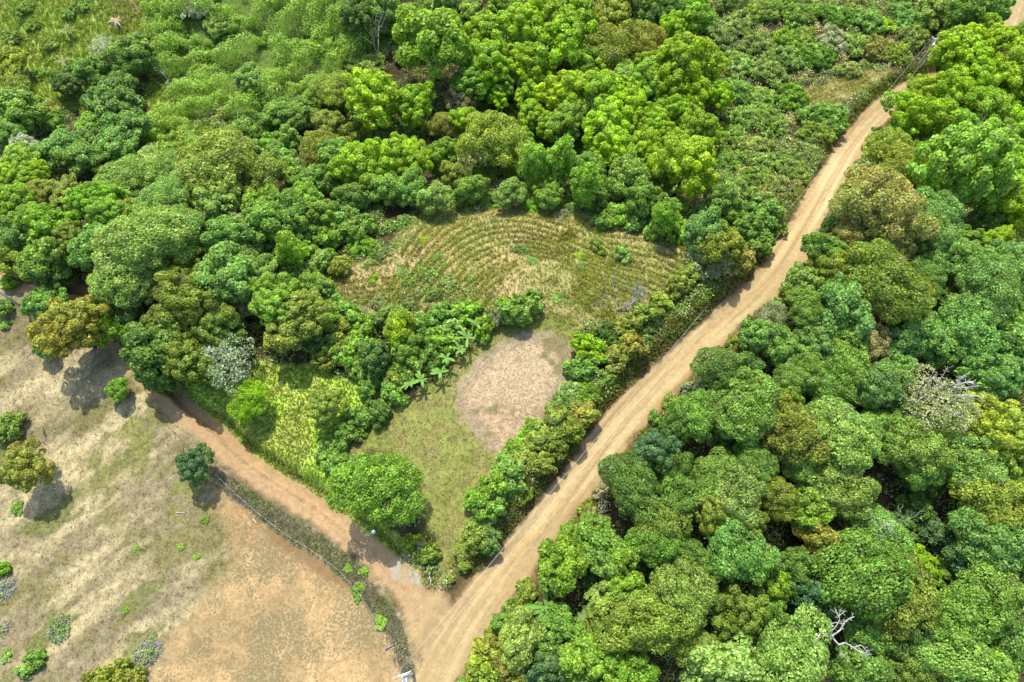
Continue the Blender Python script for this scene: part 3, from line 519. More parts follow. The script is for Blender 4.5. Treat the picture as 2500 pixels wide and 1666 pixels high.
def plant(items, noun_name, cat, grp):
    lab = make_labels(items); rng = np.random.default_rng(99)
    arr = np.array([(a, b, c) for a, b, c, _, _ in items]); names = dict(puff='billowy_tree', dome='domed_tree', leafy='leafy_tree', column='narrow_tree', sparse='wispy_tree', shrub='bush')
    for i, (u, v, rp, kind, c) in enumerate(items):
        u0, v0 = u, v; u, v, rp = clear_of_road(u, v, rp)
        lowz = kind == 'shrub' and HEDGE(u0, v0) and i % 3 == 0 or kind == 'shrub' and ((u > 1690 and v < 480 and u < 2240) or (u < 1000 and v < 330) or (u > 870 and v < 760 and u < 1450 and rp < 35)); pr = PROTO['scrub' if lowz else kind]; cm, tm, R, VR, hc = pr[rng.integers(len(pr))]
        depth = hit(u, v, 0)[1][0]; Rw = rp*depth/FPX*(1.1 if u > 1300 and kind != 'shrub' else 1.04)
        forest = 1.0
        for _ in range(3):
            s = Rw/R; zs = s if kind != 'shrub' else s*((.62+.5*((i*37) % 10)/10) if HEDGE(u0, v0) else .95 if rp > 16 else .5)
            if kind != 'shrub' and u < 820 and v < 480: zs *= .8
            if kind in ('puff', 'dome', 'leafy') and u > 1500: zs = max(s, .75)*1.12
            if kind == 'column': zs = s*1.15
            p, dep = hit(u, v, hc*zs); Rw = rp*dep[0]/FPX*(1.1 if u > 1300 and kind != 'shrub' else 1.04)
        x, y = p[0, :2]; z = ground(x, y)
        if kind != 'shrub':       # keep trunks off the road
            d0, sd = seg_dist([x], [y], ROAD)
        e = obj(names[kind], None, None, (x, y, float(z)-.08)); e.rotation_euler[2] = rng.uniform(0, 6.28)
        el_ = 1.0 if (int(u0), int(v0)) in SPECIAL else rng.uniform(.84, 1.19); e.scale = (s*el_, s/el_*1.02, zs); e.empty_display_size = .3
        base = np.array(COL[c][0])*rng.uniform(.84, 1.16)*np.array([rng.uniform(.9, 1.12), 1, rng.uniform(.85, 1.2)])
        obj('crown', cm, e, color=base); obj('trunk' if kind != 'shrub' else 'stem', tm, e)
        tag(e, SPECIAL.get((int(u0), int(v0)), lab[i]) if kind != 'shrub' else lab[i], cat, grp)
plant(TREES, 'tree', 'tree', 'trees on the hillside and in the forest')
plant(S_, 'bush', 'bush', 'bushes between the trees, along the road and on the slopes')
print('trees', len(TREES), 'shrubs', len(S_), {k: sum(t[3] == k for t in TREES) for k in FORM})
# ------------------------------------------------------------------ dead and fallen trees
def bare_tree(u, v, mesh, label, rot=(0, 0, 0), name='leafless_tree', h=0, sc_=1, mat=None, cat='dead tree', crown=None):
    p, _ = hit(u, v, 0); x, y, _z = p[0]; e = obj(name, None, None, (x, y, float(ground(x, y))+h)); e.rotation_euler = rot; e.scale = (sc_,)*3
    obj('trunk', mesh_np('bare_limbs', mesh[0], mesh[1], mat or M_pale, smooth=True), e)
    if crown is not None: obj('crown', mesh_np('thin_leaves', crown[0], crown[1], M_leaf), e, color=COL['W'][0])
    return tag(e, label, cat)
def traced(base_uv, paths, label, mat, name='leafless_tree', r0=.14, twigs=2, seed=0, crown=None, cat='dead tree'):
    """limbs whose joints were surveyed from the photo: every joint (u, v, height above ground)"""
    rng = np.random.default_rng(seed); b, _ = hit(base_uv[0], base_uv[1], 0); b = b[0]; b[2] = ground(b[0], b[1])-.1; parts = []
    for k, (r, pts) in enumerate(paths):
        q = np.array([hit(u, v, h)[0][0] for u, v, h in pts]); q = smooth_line(q, 3)-b
        parts.append(tube(q, np.linspace(r, r*.45, len(q)), 6))
        for j in range(twigs*len(pts)):
            i = rng.integers(len(q)//3, len(q)); d0 = unit(q[i]-q[i-1]); d0 = unit(d0+rng.normal(size=3)*.7); L = rng.uniform(.35, 1.1)
            m_ = q[i]+d0*L*.5; e_ = m_+unit(d0+rng.normal(size=3)*.5)*L*.5; parts.append(tube(np.array([q[i], m_, e_]), [r*.32, r*.25, r*.12], 4))
            for _ in range(2):
                f_ = m_+unit(d0+rng.normal(size=3)*.8)*L*.4; parts.append(tube(np.array([m_, f_]), [r*.2, r*.1], 4))
    e = obj(name, None, None, b); V, F = join(parts); obj('trunk', mesh_np('bare_limbs', V, F, mat, smooth=True), e)
    if crown is not None:
        cc = hit(crown[0], crown[1], crown[2])[0][0]-b; V, F = puff_crown(700, crown[3], crown[3]*.45, 26, .3, crown[4], .22, .9, -.2, 0, .8, .4); obj('crown', mesh_np('thin_leaves', V, F, M_leaf), e, loc=cc, color=(.46, .46, .24))
    return tag(e, label, cat)
traced((1952, 1546), [(.17, [(1940, 1538, 1), (1952, 1546, 6), (1990, 1552, 8), (2030, 1554, 9)]), (.10, [(2030, 1554, 9), (2052, 1538, 9.5), (2066, 1516, 10), (2086, 1506, 10.5)]),
 (.10, [(2030, 1554, 9), (2048, 1574, 9), (2062, 1570, 9.5), (2084, 1582, 9.5), (2100, 1592, 9.5), (2116, 1594, 9.5)]), (.06, [(2084, 1582, 9.5), (2102, 1576, 10), (2114, 1588, 10)]), (.06, [(2050, 1573, 9), (2053, 1590, 8.5), (2058, 1602, 8.5)]),
 (.06, [(2028, 1550, 9), (2006, 1546, 9), (1996, 1558, 9), (1989, 1574, 9)]), (.06, [(2026, 1552, 9), (2030, 1540, 10), (2040, 1532, 10.5), (2050, 1512, 11), (2048, 1505, 11), (2062, 1494, 11)]), (.05, [(2050, 1508, 11), (2040, 1492, 11)]), (.05, [(2060, 1526, 10), (2042, 1520, 10.5), (2027, 1526, 10.5)])],
 'white leafless tree with long forking branches leaning out over the forest', M_pale, twigs=2, seed=3)
traced((2275, 985), [(.13, [(2275, 985, 1), (2278, 982, 5), (2290, 976, 7), (2315, 964, 9), (2332, 945, 10), (2350, 936, 10.5), (2372, 932, 11)]), (.08, [(2318, 965, 9), (2345, 965, 10), (2368, 967, 10.5), (2392, 967, 11)]), (.07, [(2332, 946, 10), (2355, 947, 10.5), (2380, 943, 11)]), (.07, [(2336, 944, 10), (2340, 930, 10.5), (2352, 922, 11)]),
 (.09, [(2280, 982, 6), (2300, 990, 8), (2322, 1004, 9), (2345, 1020, 10)]), (.09, [(2275, 980, 6), (2262, 965, 8), (2240, 980, 9)]), (.08, [(2266, 962, 8), (2285, 950, 9.5), (2300, 942, 10)]), (.07, [(2285, 935, 9), (2300, 920, 10), (2312, 900, 11)]), (.05, [(2286, 935, 9), (2284, 912, 10.5)]), (.05, [(2268, 962, 8), (2266, 940, 10), (2266, 930, 10.5)]), (.05, [(2256, 960, 8), (2250, 940, 10)]), (.05, [(2340, 966, 10), (2360, 980, 10.5)]), (.06, [(2350, 965, 10), (2385, 975, 10.5)])],
 'half dead spiky tree with pale bare branches above the forest canopy', M_pale, twigs=4, seed=5, crown=(2280, 980, 7.5, 4.4, 3600))
traced((1512, 757), [(.11, [(1508, 757, .2), (1522, 750, .6), (1532, 746, .9)]), (.08, [(1532, 746, .9), (1545, 738, 1.2), (1552, 725, 1.6), (1547, 712, 2)]), (.06, [(1552, 727, 1.6), (1562, 716, 2), (1568, 706, 2.4)]), (.06, [(1548, 737, 1.2), (1562, 728, 1.6), (1574, 722, 2)]), (.05, [(1551, 722, 1.8), (1556, 708, 2.4), (1556, 698, 2.8)]), (.05, [(1545, 738, 1.1), (1560, 742, 1.3), (1574, 742, 1.5)]), (.05, [(1532, 748, .8), (1538, 760, .7), (1552, 770, .6), (1562, 774, .5)])],
 'fallen grey tree with branches spread over the dry terraces', M_greyw, name='fallen_tree', twigs=9, seed=6)
bare_tree(1507, 743, bare(14, 2.2, 2.6, .06, 4, .7, (0, 0), .8, 3), 'small upright leafless tree just left of the fallen grey tree', mat=M_greyw)
bare_tree(1735, 690, bare(15, 1.8, 2.6, .05, 5, .6, (0, 0), .8, 3), 'leafless grey thicket tree beside the road at the terrace end', mat=M_greyw)
bare_tree(928, 165, bare(16, 6, 4, .10, 5, .55, (0, 0), .9, 3), 'thin leafless tree with hazy twigs left of the tallest round tree')
bare_tree(2085, 1300, bare(17, 2.5, 3.0, .06, 4, .8, (0, 0), .7, 3), 'small white bare branches sticking out of the canopy in mid forest', h=7)
bare_tree(415, 215, bare(18, 2.0, 3.0, .08, 3, .7, (.6, 0), .8, 3), 'pale bare branch tree beside the shaded green slope at left')
bare_tree(2400, 575, bare(19, 3.0, 4.0, .10, 3, .5, (.8, .4), .9, 3), 'grey bare branches slanting out beneath lime trees at right edge', h=4, mat=M_greyw)
bare_tree(1960, 712, bare(20, .8, 2.2, .05, 4, .8, (1, .2), .7, 3), 'pale dry branches lying at the right edge of the road', h=.4)
bare_tree(1435, 1262, bare(21, .8, 2.4, .05, 4, .8, (1, .3), .7, 3), 'thin dry branches lying under the forest edge beside the road', h=.3)
for i, (u, v, hh) in enumerate([(430, 105, 6), (470, 30, 7), (450, 60, 5), (680, 110, 6.5), (690, 150, 5), (640, 235, 4), (1316, 600, 2), (1277, 585, 2), (1165, 545, 1.6), (1035, 790, 1.6), (1025, 610, 1.6), (1205, 570, 1.5), (1525, 600, 1.6)]):
    where = ['left end of the tall green rows', 'top edge above the green rows', 'upper left green rows between taller stems', 'middle of the tall green rows', 'right part of the green rows below another stem', 'foot of the green rows below the pale tree',
             'upper middle of the dry terraces', 'upper middle of the terraces left of another sapling', 'top left of the dry terraces', 'bushes below the left terraces', 'gap left of the dry terraces', 'top of the dry terraces', 'right part of the dry terraces'][i]
    bare_tree(u, v, bare(40+i, hh, 1.6, .05, 3, .45, (0, 0), 1.0, 2), 'slender dark bare sapling in the '+where, mat=M_twig, name='bare_sapling', cat='sapling')
# ------------------------------------------------------------------ banana plants, tree fern
def blade(L, W, droop, n=9, tear=0, rng=None):
    t = np.linspace(0, 1, n); x = L*np.sin(t*1.25)/1.25*1.05; z = L*(.55*t-droop*t*t); w_ = W*np.sin(np.clip(t*1.03+.04, 0, 1)*pi)**.6
    V = []
    for i in range(n): V += [(x[i], -w_[i]/2, z[i]+w_[i]*.18), (x[i], 0, z[i]), (x[i], w_[i]/2, z[i]+w_[i]*.18)]
    F = []
    for i in range(n-1):
        a = i*3; F += [[a, a+1, a+4, a+3], [a+1, a+2, a+5, a+4]]
    return np.array(V, float), np.array(F)
def rosette(seed, nb, L, W, h, droop=.65):
    rng = np.random.default_rng(seed); out = []
    for k in range(nb):
        V, F = blade(L*rng.uniform(.5, 1.2), W*rng.uniform(.6, 1.1), droop*rng.uniform(.3, 1.6)); a = 2*pi*k/nb+rng.uniform(-.55, .55)
        Rm = np.array([[cos(a), -sin(a), 0], [sin(a), cos(a), 0], [0, 0, 1]]); out.append((V@Rm.T+[0, 0, h], F))
    return out
BAN = [(1165, 787, 1.5, 'topmost banana plant in the row along the upper lawn edge'), (1140, 821, 1.8, 'banana plant with widest leaves, second from top of the lawn edge row'), (1125, 852, 1.3, 'small banana plant, third from top in the lawn edge row'),
       (1090, 871, 1.3, 'banana plant in the middle of the row, left of the oval clearing'), (1075, 906, 1.6, 'dark banana plant, third from bottom in the lawn edge row'), (1029, 925, 1.7, 'banana plant, second from bottom in the lawn edge row'),
       (998, 932, 1.7, 'lowest banana plant in the row left of the oval clearing'), (1332, 1482, 2.2, 'large banana plant at the forest edge right of the road fork')]
for i, (u, v, L, lb) in enumerate(BAN):
    h = 2.0 if i < 7 else 3.2; p, _ = hit(u, v, h+.5); x, y = p[0, :2]; e = obj('banana_plant', None, None, (x, y, float(ground(x, y)))); e.rotation_euler[2] = i*1.3
    for V, F in rosette(800+i, 8, L*1.15, .42, h, .55):
        obj('leaf', mesh_np('banana_leaf', V, F, M_banana, smooth=True), e, color=(.12, .29, .045))
    V, F = tube([(0, 0, -.1), (0.03, 0, h*.5), (0, 0, h)], [.13, .11, .07], 7); obj('stem', mesh_np('banana_stem', V, F, plain_mat('banana_stem', (.22, .24, .08), .7)), e)
    tag(e, lb, 'banana plant', 'banana plants along the lawn edge' if i < 7 else None)
def frond(L, n=16, W=.5):
    P, N, A = [], [], []
    t = np.linspace(.08, 1, n); x = L*t; z = L*(.35*t-.55*t*t); parts = [tube(np.stack([x, 0*x, z], 1), np.linspace(.025, .006, n), 4)]
    for i in range(n):
        w_ = W*math.sin(min(t[i]*1.05+.05, 1)*pi)**.7+.02
        for s in (-1, 1): parts.append((np.array([[x[i]-.05, 0, z[i]], [x[i]+.02, s*w_*.5, z[i]-.01], [x[i]+.1, s*w_, z[i]-.06], [x[i]+.07, 0, z[i]]]), np.array([[0, 1, 2, 3]])))
    return join(parts)
for i, (u, v, L, lb) in enumerate([(1430, 1520, 1.7, 'tree fern with browning fronds among forest trees right of the banana plant'), (1455, 1500, 1.4, 'small green tree fern just above right of the browning tree fern')]):
    p, _ = hit(u, v, 3.4); x, y = p[0, :2]; e = obj('tree_fern', None, None, (x, y, float(ground(x, y))))
    for k in range(11):
        V, F = frond(L*random.uniform(.85, 1.1), 16, .42); o = obj('frond', mesh_np('frond', V, F, M_banana), e, (0, 0, 3.2), color=(.30, .17, .05) if (i == 0 and k in (0, 1, 10)) else (.13, .22, .05)); o.rotation_euler[2] = 2*pi*k/11-1.2
    V, F = tube([(0, 0, -.1), (.05, 0, 1.6), (0, 0, 3.2)], [.13, .1, .09], 7); obj('trunk', mesh_np('fern_trunk', V, F, M_bark), e); tag(e, lb, 'tree fern', 'tree ferns')
# dry palm-like clumps in the upper-left meadow
for i, (u, v, c, lb) in enumerate([(287, 58, (.42, .34, .22), 'dry pale withered banana clump in the upper left meadow'), (168, 82, (.16, .22, .06), 'green spiky banana clump with dark base in upper left meadow'), (160, 155, (.2, .2, .08), 'small brown and green spiky clump low in the upper left meadow')]):
    p, _ = hit(u, v, .8); x, y = p[0, :2]; e = obj('banana_clump', None, None, (x, y, float(ground(x, y)))); e.scale = (1.15,)*3
    for V, F in rosette(850+i, 12, 2.1, .3, 1.2, .95 if i == 0 else .5): obj('leaf', mesh_np('clump_leaf', V, F, M_banana), e, color=c)
    V, F = join([tube([(a, b, -.1), (a*1.4, b*1.4, 1.3)], [.12, .08], 6) for a, b in ((.25, 0), (-.2, .2), (0, -.25))]); obj('stem', mesh_np('stem', V, F, M_twig), e); tag(e, lb, 'banana plant')
# ------------------------------------------------------------------ brush piles, logs, stump, posts
def brush(u, v, R, n, lb, mat, green=0, seed=0):
    p, _ = hit(u, v, 0); x, y = p[0, :2]; rng = np.random.default_rng(seed); e = obj('brush_pile', None, None, (x, y, float(ground(x, y)))); parts = []
    for k in range(n):
        a = rng.uniform(0, 6.28); r = R*math.sqrt(rng.random())*.7; c = np.array([cos(a)*r, sin(a)*r, rng.uniform(.05, .38)*(1-r/R*.7)]); b = rng.normal(.9, .5); L = rng.uniform(.4, 1.0)*R
        d = np.array([cos(b), sin(b), rng.normal(0, .15)])*L*.5; j = rng.normal(size=3)*.06; parts.append(tube([c-d, c+j, c+d], [.035, .03, .015] if k > 6 else [.07, .06, .04], 4))
    V, F = join(parts); obj('branches', mesh_np('branches', V, F, mat), e)
    if green:
        V, F = puff_crown(900+seed, R*.8, .5, 12, .35, green, .2, .9, -.1, .3, .8, .3); obj('sprouts', mesh_np('sprouts', V, F, M_leaf), e, color=COL['G'][0])
    tag(e, lb, 'brush pile')
brush(150, 1535, 1.9, 170, 'round pile of grey cut branches in the lower left pasture', M_twig, 500, 1)
brush(362, 1592, 2.0, 170, 'pile of brown cut branches beside the bare orange soil', M_twig, 350, 2)
brush(90, 1602, 1.1, 60, 'small bundle of cut sticks near the bottom left corner', M_greyw, 0, 3)
brush(18, 1438, 1.8, 110, 'grey brush heap at the left edge of the picture', M_greyw, 100, 4)
brush(15, 1530, 1.2, 40, 'scattered pruned branches at the lower left edge', M_twig, 80, 5)
def log(u1, v1, u2, v2, r, mat, lb, name='log', h=.1):
    p, _ = hit([u1, u2], [v1, v2], h); c = p.mean(0); mid = (p[0]+p[1])/2-c+np.array([.03, .04, .04]); V, F = tube([p[0]-c, mid, p[1]-c], [r, r*.9, r*.7], 6)
    o = obj(name, mesh_np(name, V, F, mat, smooth=True), None, c); tag(o, lb, name.replace('_', ' '))
log(940, 1586, 962, 1574, .10, M_greyw, 'pale split log lying on bare soil beside the fence line')
log(988, 1583, 993, 1588, .06, M_white, 'short whitish stick beside the fork of the roads', 'stick')
log(1047, 1398, 1052, 1430, .04, M_white, 'thin white pole lying on the green strip above the road fork', 'pole')
log(430, 1252, 450, 1254, .06, M_pale, 'small pale stick lying in the pasture below the teal tree', 'stick')
log(618, 1268, 626, 1280, .07, M_pale, 'pale broken log at the edge of the red cut bank')
log(100, 1040, 108, 1062, .12, M_bark, 'dark crooked branch in the pasture above the brown tree', 'branch', .4)
p, _ = hit(886, 1122, .2); x, y = p[0, :2]; V, F = join([tube([(0, 0, -.1), (0, 0, .75)], [.42, .38], 9), tube([(.1, 0, .7), (.12, .02, .95)], [.2, .1], 6)])
e = obj('tree_stump', mesh_np('stump', V, F, M_greyw), None, (x, y, float(ground(x, y)))); tag(e, 'grey cut stump on the lawn above left of the big tree', 'stump')
p, _ = hit(1112, 1360, 0); x, y = p[0, :2]; V, F = tube([(0, 0, -.2), (0, 0, 2.0)], [.16, .14], 7)
e = obj('gate_post', mesh_np('gate_post', V, F, M_bark), None, (x, y, float(ground(x, y)))); tag(e, 'thick dark post standing on the lower tip of the lawn', 'post')
p, _ = hit(913, 1300, 0); x, y = p[0, :2]; V, F = join([tube([(0, 0, 0), (0, 0, .42), (0, 0, .5)], [.26, .28, .25], 10)])
e = obj('bucket', mesh_np('bucket', V, F, M_white), None, (x, y, float(ground(x, y)))); tag(e, 'white bucket on the bank below the big lawn tree', 'bucket')
FENCE = lay([(425,1050),(445,1090),(520,1150),(575,1205),(640,1260),(705,1310),(770,1350),(830,1395),(880,1450),(915,1510),(945,1560),(965,1620)], 0)
acc = 0; fp = smooth_line(FENCE, 4); cum = np.r_[0, np.cumsum(np.linalg.norm(np.diff(fp[:, :2], axis=0), axis=1))]
posts = [np.array([np.interp(s, cum, fp[:, k]) for k in (0, 1)]) for s in np.arange(.5, cum[-1], 2.6)]
Vp, Fp = tube([(0, 0, -.3), (.02, .01, .7), (0, .03, 1.35)], [.065, .06, .05], 6); mp = mesh_np('fence_post', Vp, Fp, M_post)
wr = []
for i, q in enumerate(posts):
    z = float(ground(*q)); e = obj('fence_post', mp, None, (q[0], q[1], z)); e.rotation_euler = (random.uniform(-.06, .06), random.uniform(-.06, .06), i)
    tag(e, 'weathered wooden fence post in the wire fence between pasture and reddish track', 'fence post', 'fence posts between pasture and track')
    wr.append((q[0], q[1], z))
wr = np.array(wr); V, F = join([tube(wr+[0, 0, h], .005, 4) for h in (.45, .85, 1.2)])
tag(obj('fence_wire', mesh_np('fence_wire', V, F, M_wire)), 'three thin wire strands strung along the pasture fence posts', 'fence wire')
# ------------------------------------------------------------------ power poles and lines
def power_pole(u, v, hgt, lb, yaw, trans=True):
    p, _ = hit(u, v, 0); x, y = p[0, :2]; z = float(ground(x, y)); e = obj('power_pole', None, None, (x, y, z)); e.rotation_euler[2] = yaw
    V, F = tube([(0, 0, -.5), (0, 0, hgt*.5), (0, 0, hgt)], [.20, .17, .13], 10); obj('pole', mesh_np('pole', V, F, M_pole, smooth=True), e)
    ca_ = obj('crossarm', mesh_np('crossarm', *join([box(0, .18, hgt-.45, 2.0, .12, .12), box(.45, .17, hgt-.75, 1.0, .05, .05, Matrix.Rotation(.7, 3, 'Y').to_quaternion()), box(-.45, .17, hgt-.75, 1.0, .05, .05, Matrix.Rotation(-.7, 3, 'Y').to_quaternion())]), M_steel), e)
    for s in (-.9, 0, .9):
        V, F = tube([(s, .18, hgt-.39), (s, .18, hgt-.28), (s, .18, hgt-.22), (s, .18, hgt-.12)], [.04, .08, .05, .07], 8); obj('insulator', mesh_np('insulator', V, F, M_white), ca_)
    if trans:
        V, F = tube([(0, -.42, hgt-1.9), (0, -.42, hgt-1.88), (0, -.42, hgt-1.05), (0, -.42, hgt-1.0)], [.18, .27, .27, .2], 12); t = obj('transformer', mesh_np('transformer', V, F, M_white), e)
        for s in (-.12, .12):
            V, F = tube([(s, -.42, hgt-1.0), (s, -.42, hgt-.78)], [.04, .03], 6); obj('bushing', mesh_np('bushing', V, F, M_white), t)
        obj('side_arm', mesh_np('side_arm', *join([box(0, -.2, hgt-1.25, .08, .3, .08), box(.5, -.25, hgt-1.5, .9, .07, .07, Matrix.Rotation(.5, 3, 'Z').to_quaternion())]), M_steel), e)
    tag(e, lb, 'power pole'); R3 = Matrix.Rotation(yaw, 3, 'Z')
    return [np.array(R3@Vector((s, .18, hgt-.1)))+[x, y, z] for s in (-.9, 0, .9)]
A = power_pole(1009, 1645, 9.0, 'power pole with white transformer and crossarm at the bottom edge near the fork', .35)
B = power_pole(2229, 180, 9.0, 'power pole with bright top beside the road near the top right trees', -.5, True)
D_ = power_pole(72, 764, 9.0, 'plain grey power pole leaning across the pasture at the left edge', .8, False)
def span(a, b, sag, n=24):
    t = np.linspace(0, 1, n)[:, None]; q = a*(1-t)+b*t; q[:, 2] -= sag*4*(t*(1-t))[:, 0]; return tube(q, .016, 4)
def line(P, Q, sag, lb, ks=(0, 2)):
    V, F = join([span(P[k], Q[k], sag*(1+.05*k)) for k in ks]); tag(obj('power_line', mesh_np('power_line', V, F, M_wire)), lb, 'power line')
line(A, B, 1.5, 'pair of thin power wires strung above the left side of the sandy road')
off = [q+np.array([-60, 25, 0]) for q in D_]
line(D_, off, 1.0, 'thin power wires leaving the left pole out of the picture')
# ------------------------------------------------------------------ stuff: contour grass rows, grass, undergrowth
def zmask(x, y, names, m=0.0):
    k = np.zeros(len(x), bool)
    for n in names: k |= sdist(x, y, Z[n]) > m
    return k
def tufts(xy, hgt, nb, width, cols, rng, splay=.7, zoff=0.0):
    n = len(xy); idx = np.repeat(np.arange(n), nb); m = len(idx); hh = np.broadcast_to(hgt, (n,))[idx]*rng.uniform(.6, 1.2, m)
    a = rng.uniform(0, 2*pi, m); sp = rng.uniform(.15, splay, m)
    D = np.stack([np.cos(a)*sp, np.sin(a)*sp, np.ones(m)], 1); D = unit(D)
    base = np.stack([xy[idx, 0], xy[idx, 1], ground(xy[idx, 0], xy[idx, 1])+zoff], 1)+rng.normal(size=(m, 3))*[.12, .12, 0]*np.broadcast_to(hgt, (n,))[idx][:, None]
    P = base+D*hh[:, None]*.5; side = unit(np.cross(D, rng.normal(size=(m, 3)))); N = unit(np.cross(D, side))
    V, F = leaves(P, N, hh, np.broadcast_to(width, (m,)), rng, along=D); c = np.repeat(cols[idx]*rng.uniform(.75, 1.25, (m, 1)), 4, 0)
    return V, F, c
def build_stuff(name, chunks, mat, label, cat):
    Vs, Fs, Cs, k = [], [], [], 0
    for V, F, c in chunks: Vs.append(V); Fs.append(F+k); Cs.append(c); k += len(V)
    o = obj(name, mesh_np(name, np.vstack(Vs), np.vstack(Fs), mat, np.vstack(Cs))); tag(o, label, cat, kind='stuff'); print(name, k//4); return o
rng = np.random.default_rng(5)
def pick(cols, n, rng, w=None): return np.array(cols)[rng.choice(len(cols), n, p=w)]
def contour_rows(keys, nrow, step, rng):
    keys = [smooth_line(k, 8) for k in keys]; L = min(len(k) for k in keys)
    keys = [np.stack([np.interp(np.linspace(0, 1, 60), np.linspace(0, 1, len(k)), k[:, j]) for j in (0, 1)], 1) for k in keys]; out = []
    for i in range(nrow):
        t = i/(nrow-1)*(len(keys)-1); a = min(int(t), len(keys)-2); f = t-a; px = keys[a]*(1-f)+keys[a+1]*f
        w3 = hitf(px[:, 0], px[:, 1], H0)[0][:, :2]; cum = np.r_[0, np.cumsum(np.linalg.norm(np.diff(w3, axis=0), axis=1))]
        s = np.arange(0, cum[-1], step); q = np.stack([np.interp(s, cum, w3[:, 0]), np.interp(s, cum, w3[:, 1])], 1)
        out.append(q+np.stack([vnoise(s, s*0+i, 4, i)-.5, vnoise(s, s*0+i, 4, i+50)-.5], 1)*.5)
    return np.vstack(out)
# main terraces: arcs round the spur
K = [[(905,770),(950,700),(985,615),(1050,535),(1150,488),(1260,474),(1375,500),(1480,538),(1605,560),(1695,608),(1752,660)],
     [(960,770),(1020,700),(1080,630),(1150,580),(1240,560),(1330,575),(1420,610),(1510,640),(1600,660),(1670,690),(1700,720)],
     [(1060,775),(1110,725),(1170,670),(1230,635),(1300,625),(1370,640),(1440,670),(1500,690),(1560,720),(1600,750),(1630,770)],
     [(1170,775),(1200,745),(1240,705),(1290,685),(1340,680),(1390,690),(1430,715),(1470,740),(1510,760),(1540,780),(1560,795)],
     [(1225,778),(1240,755),(1265,735),(1300,722),(1345,716),(1385,722),(1410,735),(1435,755),(1455,775),(1475,790),(1490,800)]]
q1 = contour_rows(K, 23, .16, rng); q2 = contour_rows([[(770,655),(860,635),(960,622)], [(800,705),(870,695),(965,685)], [(850,745),(900,738),(980,735)]], 8, .20, rng)
q3 = contour_rows([[(1940,240),(2020,200),(2110,170)], [(1960,300),(2040,250),(2130,205)]], 8, .25, rng)
q = np.vstack([q1, q2, q3]); q = q+rng.normal(size=q.shape)*.11; gap = fbm(q[:, 0], q[:, 1], 4, 21, 3); q = q[(gap+rng.normal(size=len(gap))*.06 < .62)]
nq = len(q); gm = ss(.4, .65, fbm(q[:, 0], q[:, 1], 6, 22, 3))[:, None]
cq = pick([(.42, .42, .10), (.34, .38, .07), (.48, .44, .14), (.26, .32, .05)], nq, rng)*(1-.35*gm)
build_stuff('contour_grass_rows', [tufts(q, .52, 10, .09, cq, rng, 1.15)], M_grass, 'curved contour rows of dry yellow green grass on the terraced spur', 'grass')
# tall feathery rows on the upper left slope
K2 = [[(375,20),(440,15),(510,0),(580,-30)], [(370,110),(450,100),(540,75),(620,30),(690,-20)], [(385,200),(470,190),(570,165),(670,115),(760,40),(810,-30)],
      [(440,270),(540,255),(640,225),(740,165),(830,90),(880,10)], [(560,330),(650,310),(740,265),(820,205),(890,140),(950,60)]]
r1 = contour_rows(K2, 10, .30, rng); r2 = contour_rows([[(350,310),(400,300),(450,290)], [(350,345),(430,335),(500,322)], [(370,385),(450,380),(520,350)]], 5, .35, rng)
r = np.vstack([r1, r2]); r = r+rng.normal(size=r.shape)*.38+np.stack([vnoise(r[:, 0], r[:, 1], 5, 61)-.5, vnoise(r[:, 0], r[:, 1], 5, 62)-.5], 1)*2.6; r = r[fbm(r[:, 0], r[:, 1], 7, 23, 3) < .67]
nr = len(r); cr = pick([(.29, .47, .05), (.24, .42, .04), (.34, .50, .07), (.28, .43, .08)], nr, rng)
hh = rng.uniform(3.0, 3.7, nr)
lump = .18+1.15*ss(.15, .8, vnoise(r[:, 0], r[:, 1], 3.0, 88)); hh = hh*lump; ch = []
i2 = np.repeat(np.arange(nr), 60); d = unit(rng.normal(size=(len(i2), 3))+[0, -.2, .7]); P = np.stack([r[i2, 0], r[i2, 1], ground(r[i2, 0], r[i2, 1])+hh[i2]*.42], 1)+d*np.stack([hh[i2]*.40, hh[i2]*.40, hh[i2]*.6], 1)*rng.uniform(.85, 1.05, (len(i2), 1))
al = unit(d*[1, 1, .1]+rng.normal(size=d.shape)*.5); V, F = leaves(P, unit(d+rng.normal(size=d.shape)*.4), rng.uniform(.35, .8, len(i2)), .13, rng, along=al); ch.append((V, F, np.repeat(cr[i2], 4, 0)))
build_stuff('tall_green_rows', ch, M_grass, 'scalloped rows of tall feathery green growth on the upper left slope', 'plants')
# grass tufts on slope, meadow, lawn edges
def scatter(names, n, rng, m=0.2, extra=None):
    P = np.vstack([Z[k] for k in names]); lo = P.min(0); hi = P.max(0); lo = np.maximum(lo, [GX0, GY0]); hi = np.minimum(hi, [GX1, GY1])
    xy = rng.uniform(lo, hi, (n, 2)); k = zmask(xy[:, 0], xy[:, 1], names, m); xy = xy[k]
    d, _ = seg_dist(xy[:, 0], xy[:, 1], ROAD); d2, _ = seg_dist(xy[:, 0], xy[:, 1], TRACK); return xy[(d > RW+.3) & (d2 > TW+.2)]
g1 = scatter(['slope'], 26000, rng); c1 = pick([(.29, .46, .05), (.24, .41, .04), (.35, .45, .09)], len(g1), rng)
g2 = scatter(['meadow', 'glade'], 30000, rng); mm = ss(.45, .65, fbm(g2[:, 0], g2[:, 1], 7, 24, 3))[:, None]; c2 = pick([(.25, .36, .06), (.20, .32, .05), (.30, .38, .08), (.32, .33, .13)], len(g2), rng)
g3 = np.vstack([scatter(['strip'], 16000, rng, 0), scatter(['verge'], 7000, rng)]); c3 = pick([(.34, .30, .24), (.25, .21, .17), (.18, .21, .07), (.40, .37, .31), (.30, .27, .22)], len(g3), rng)
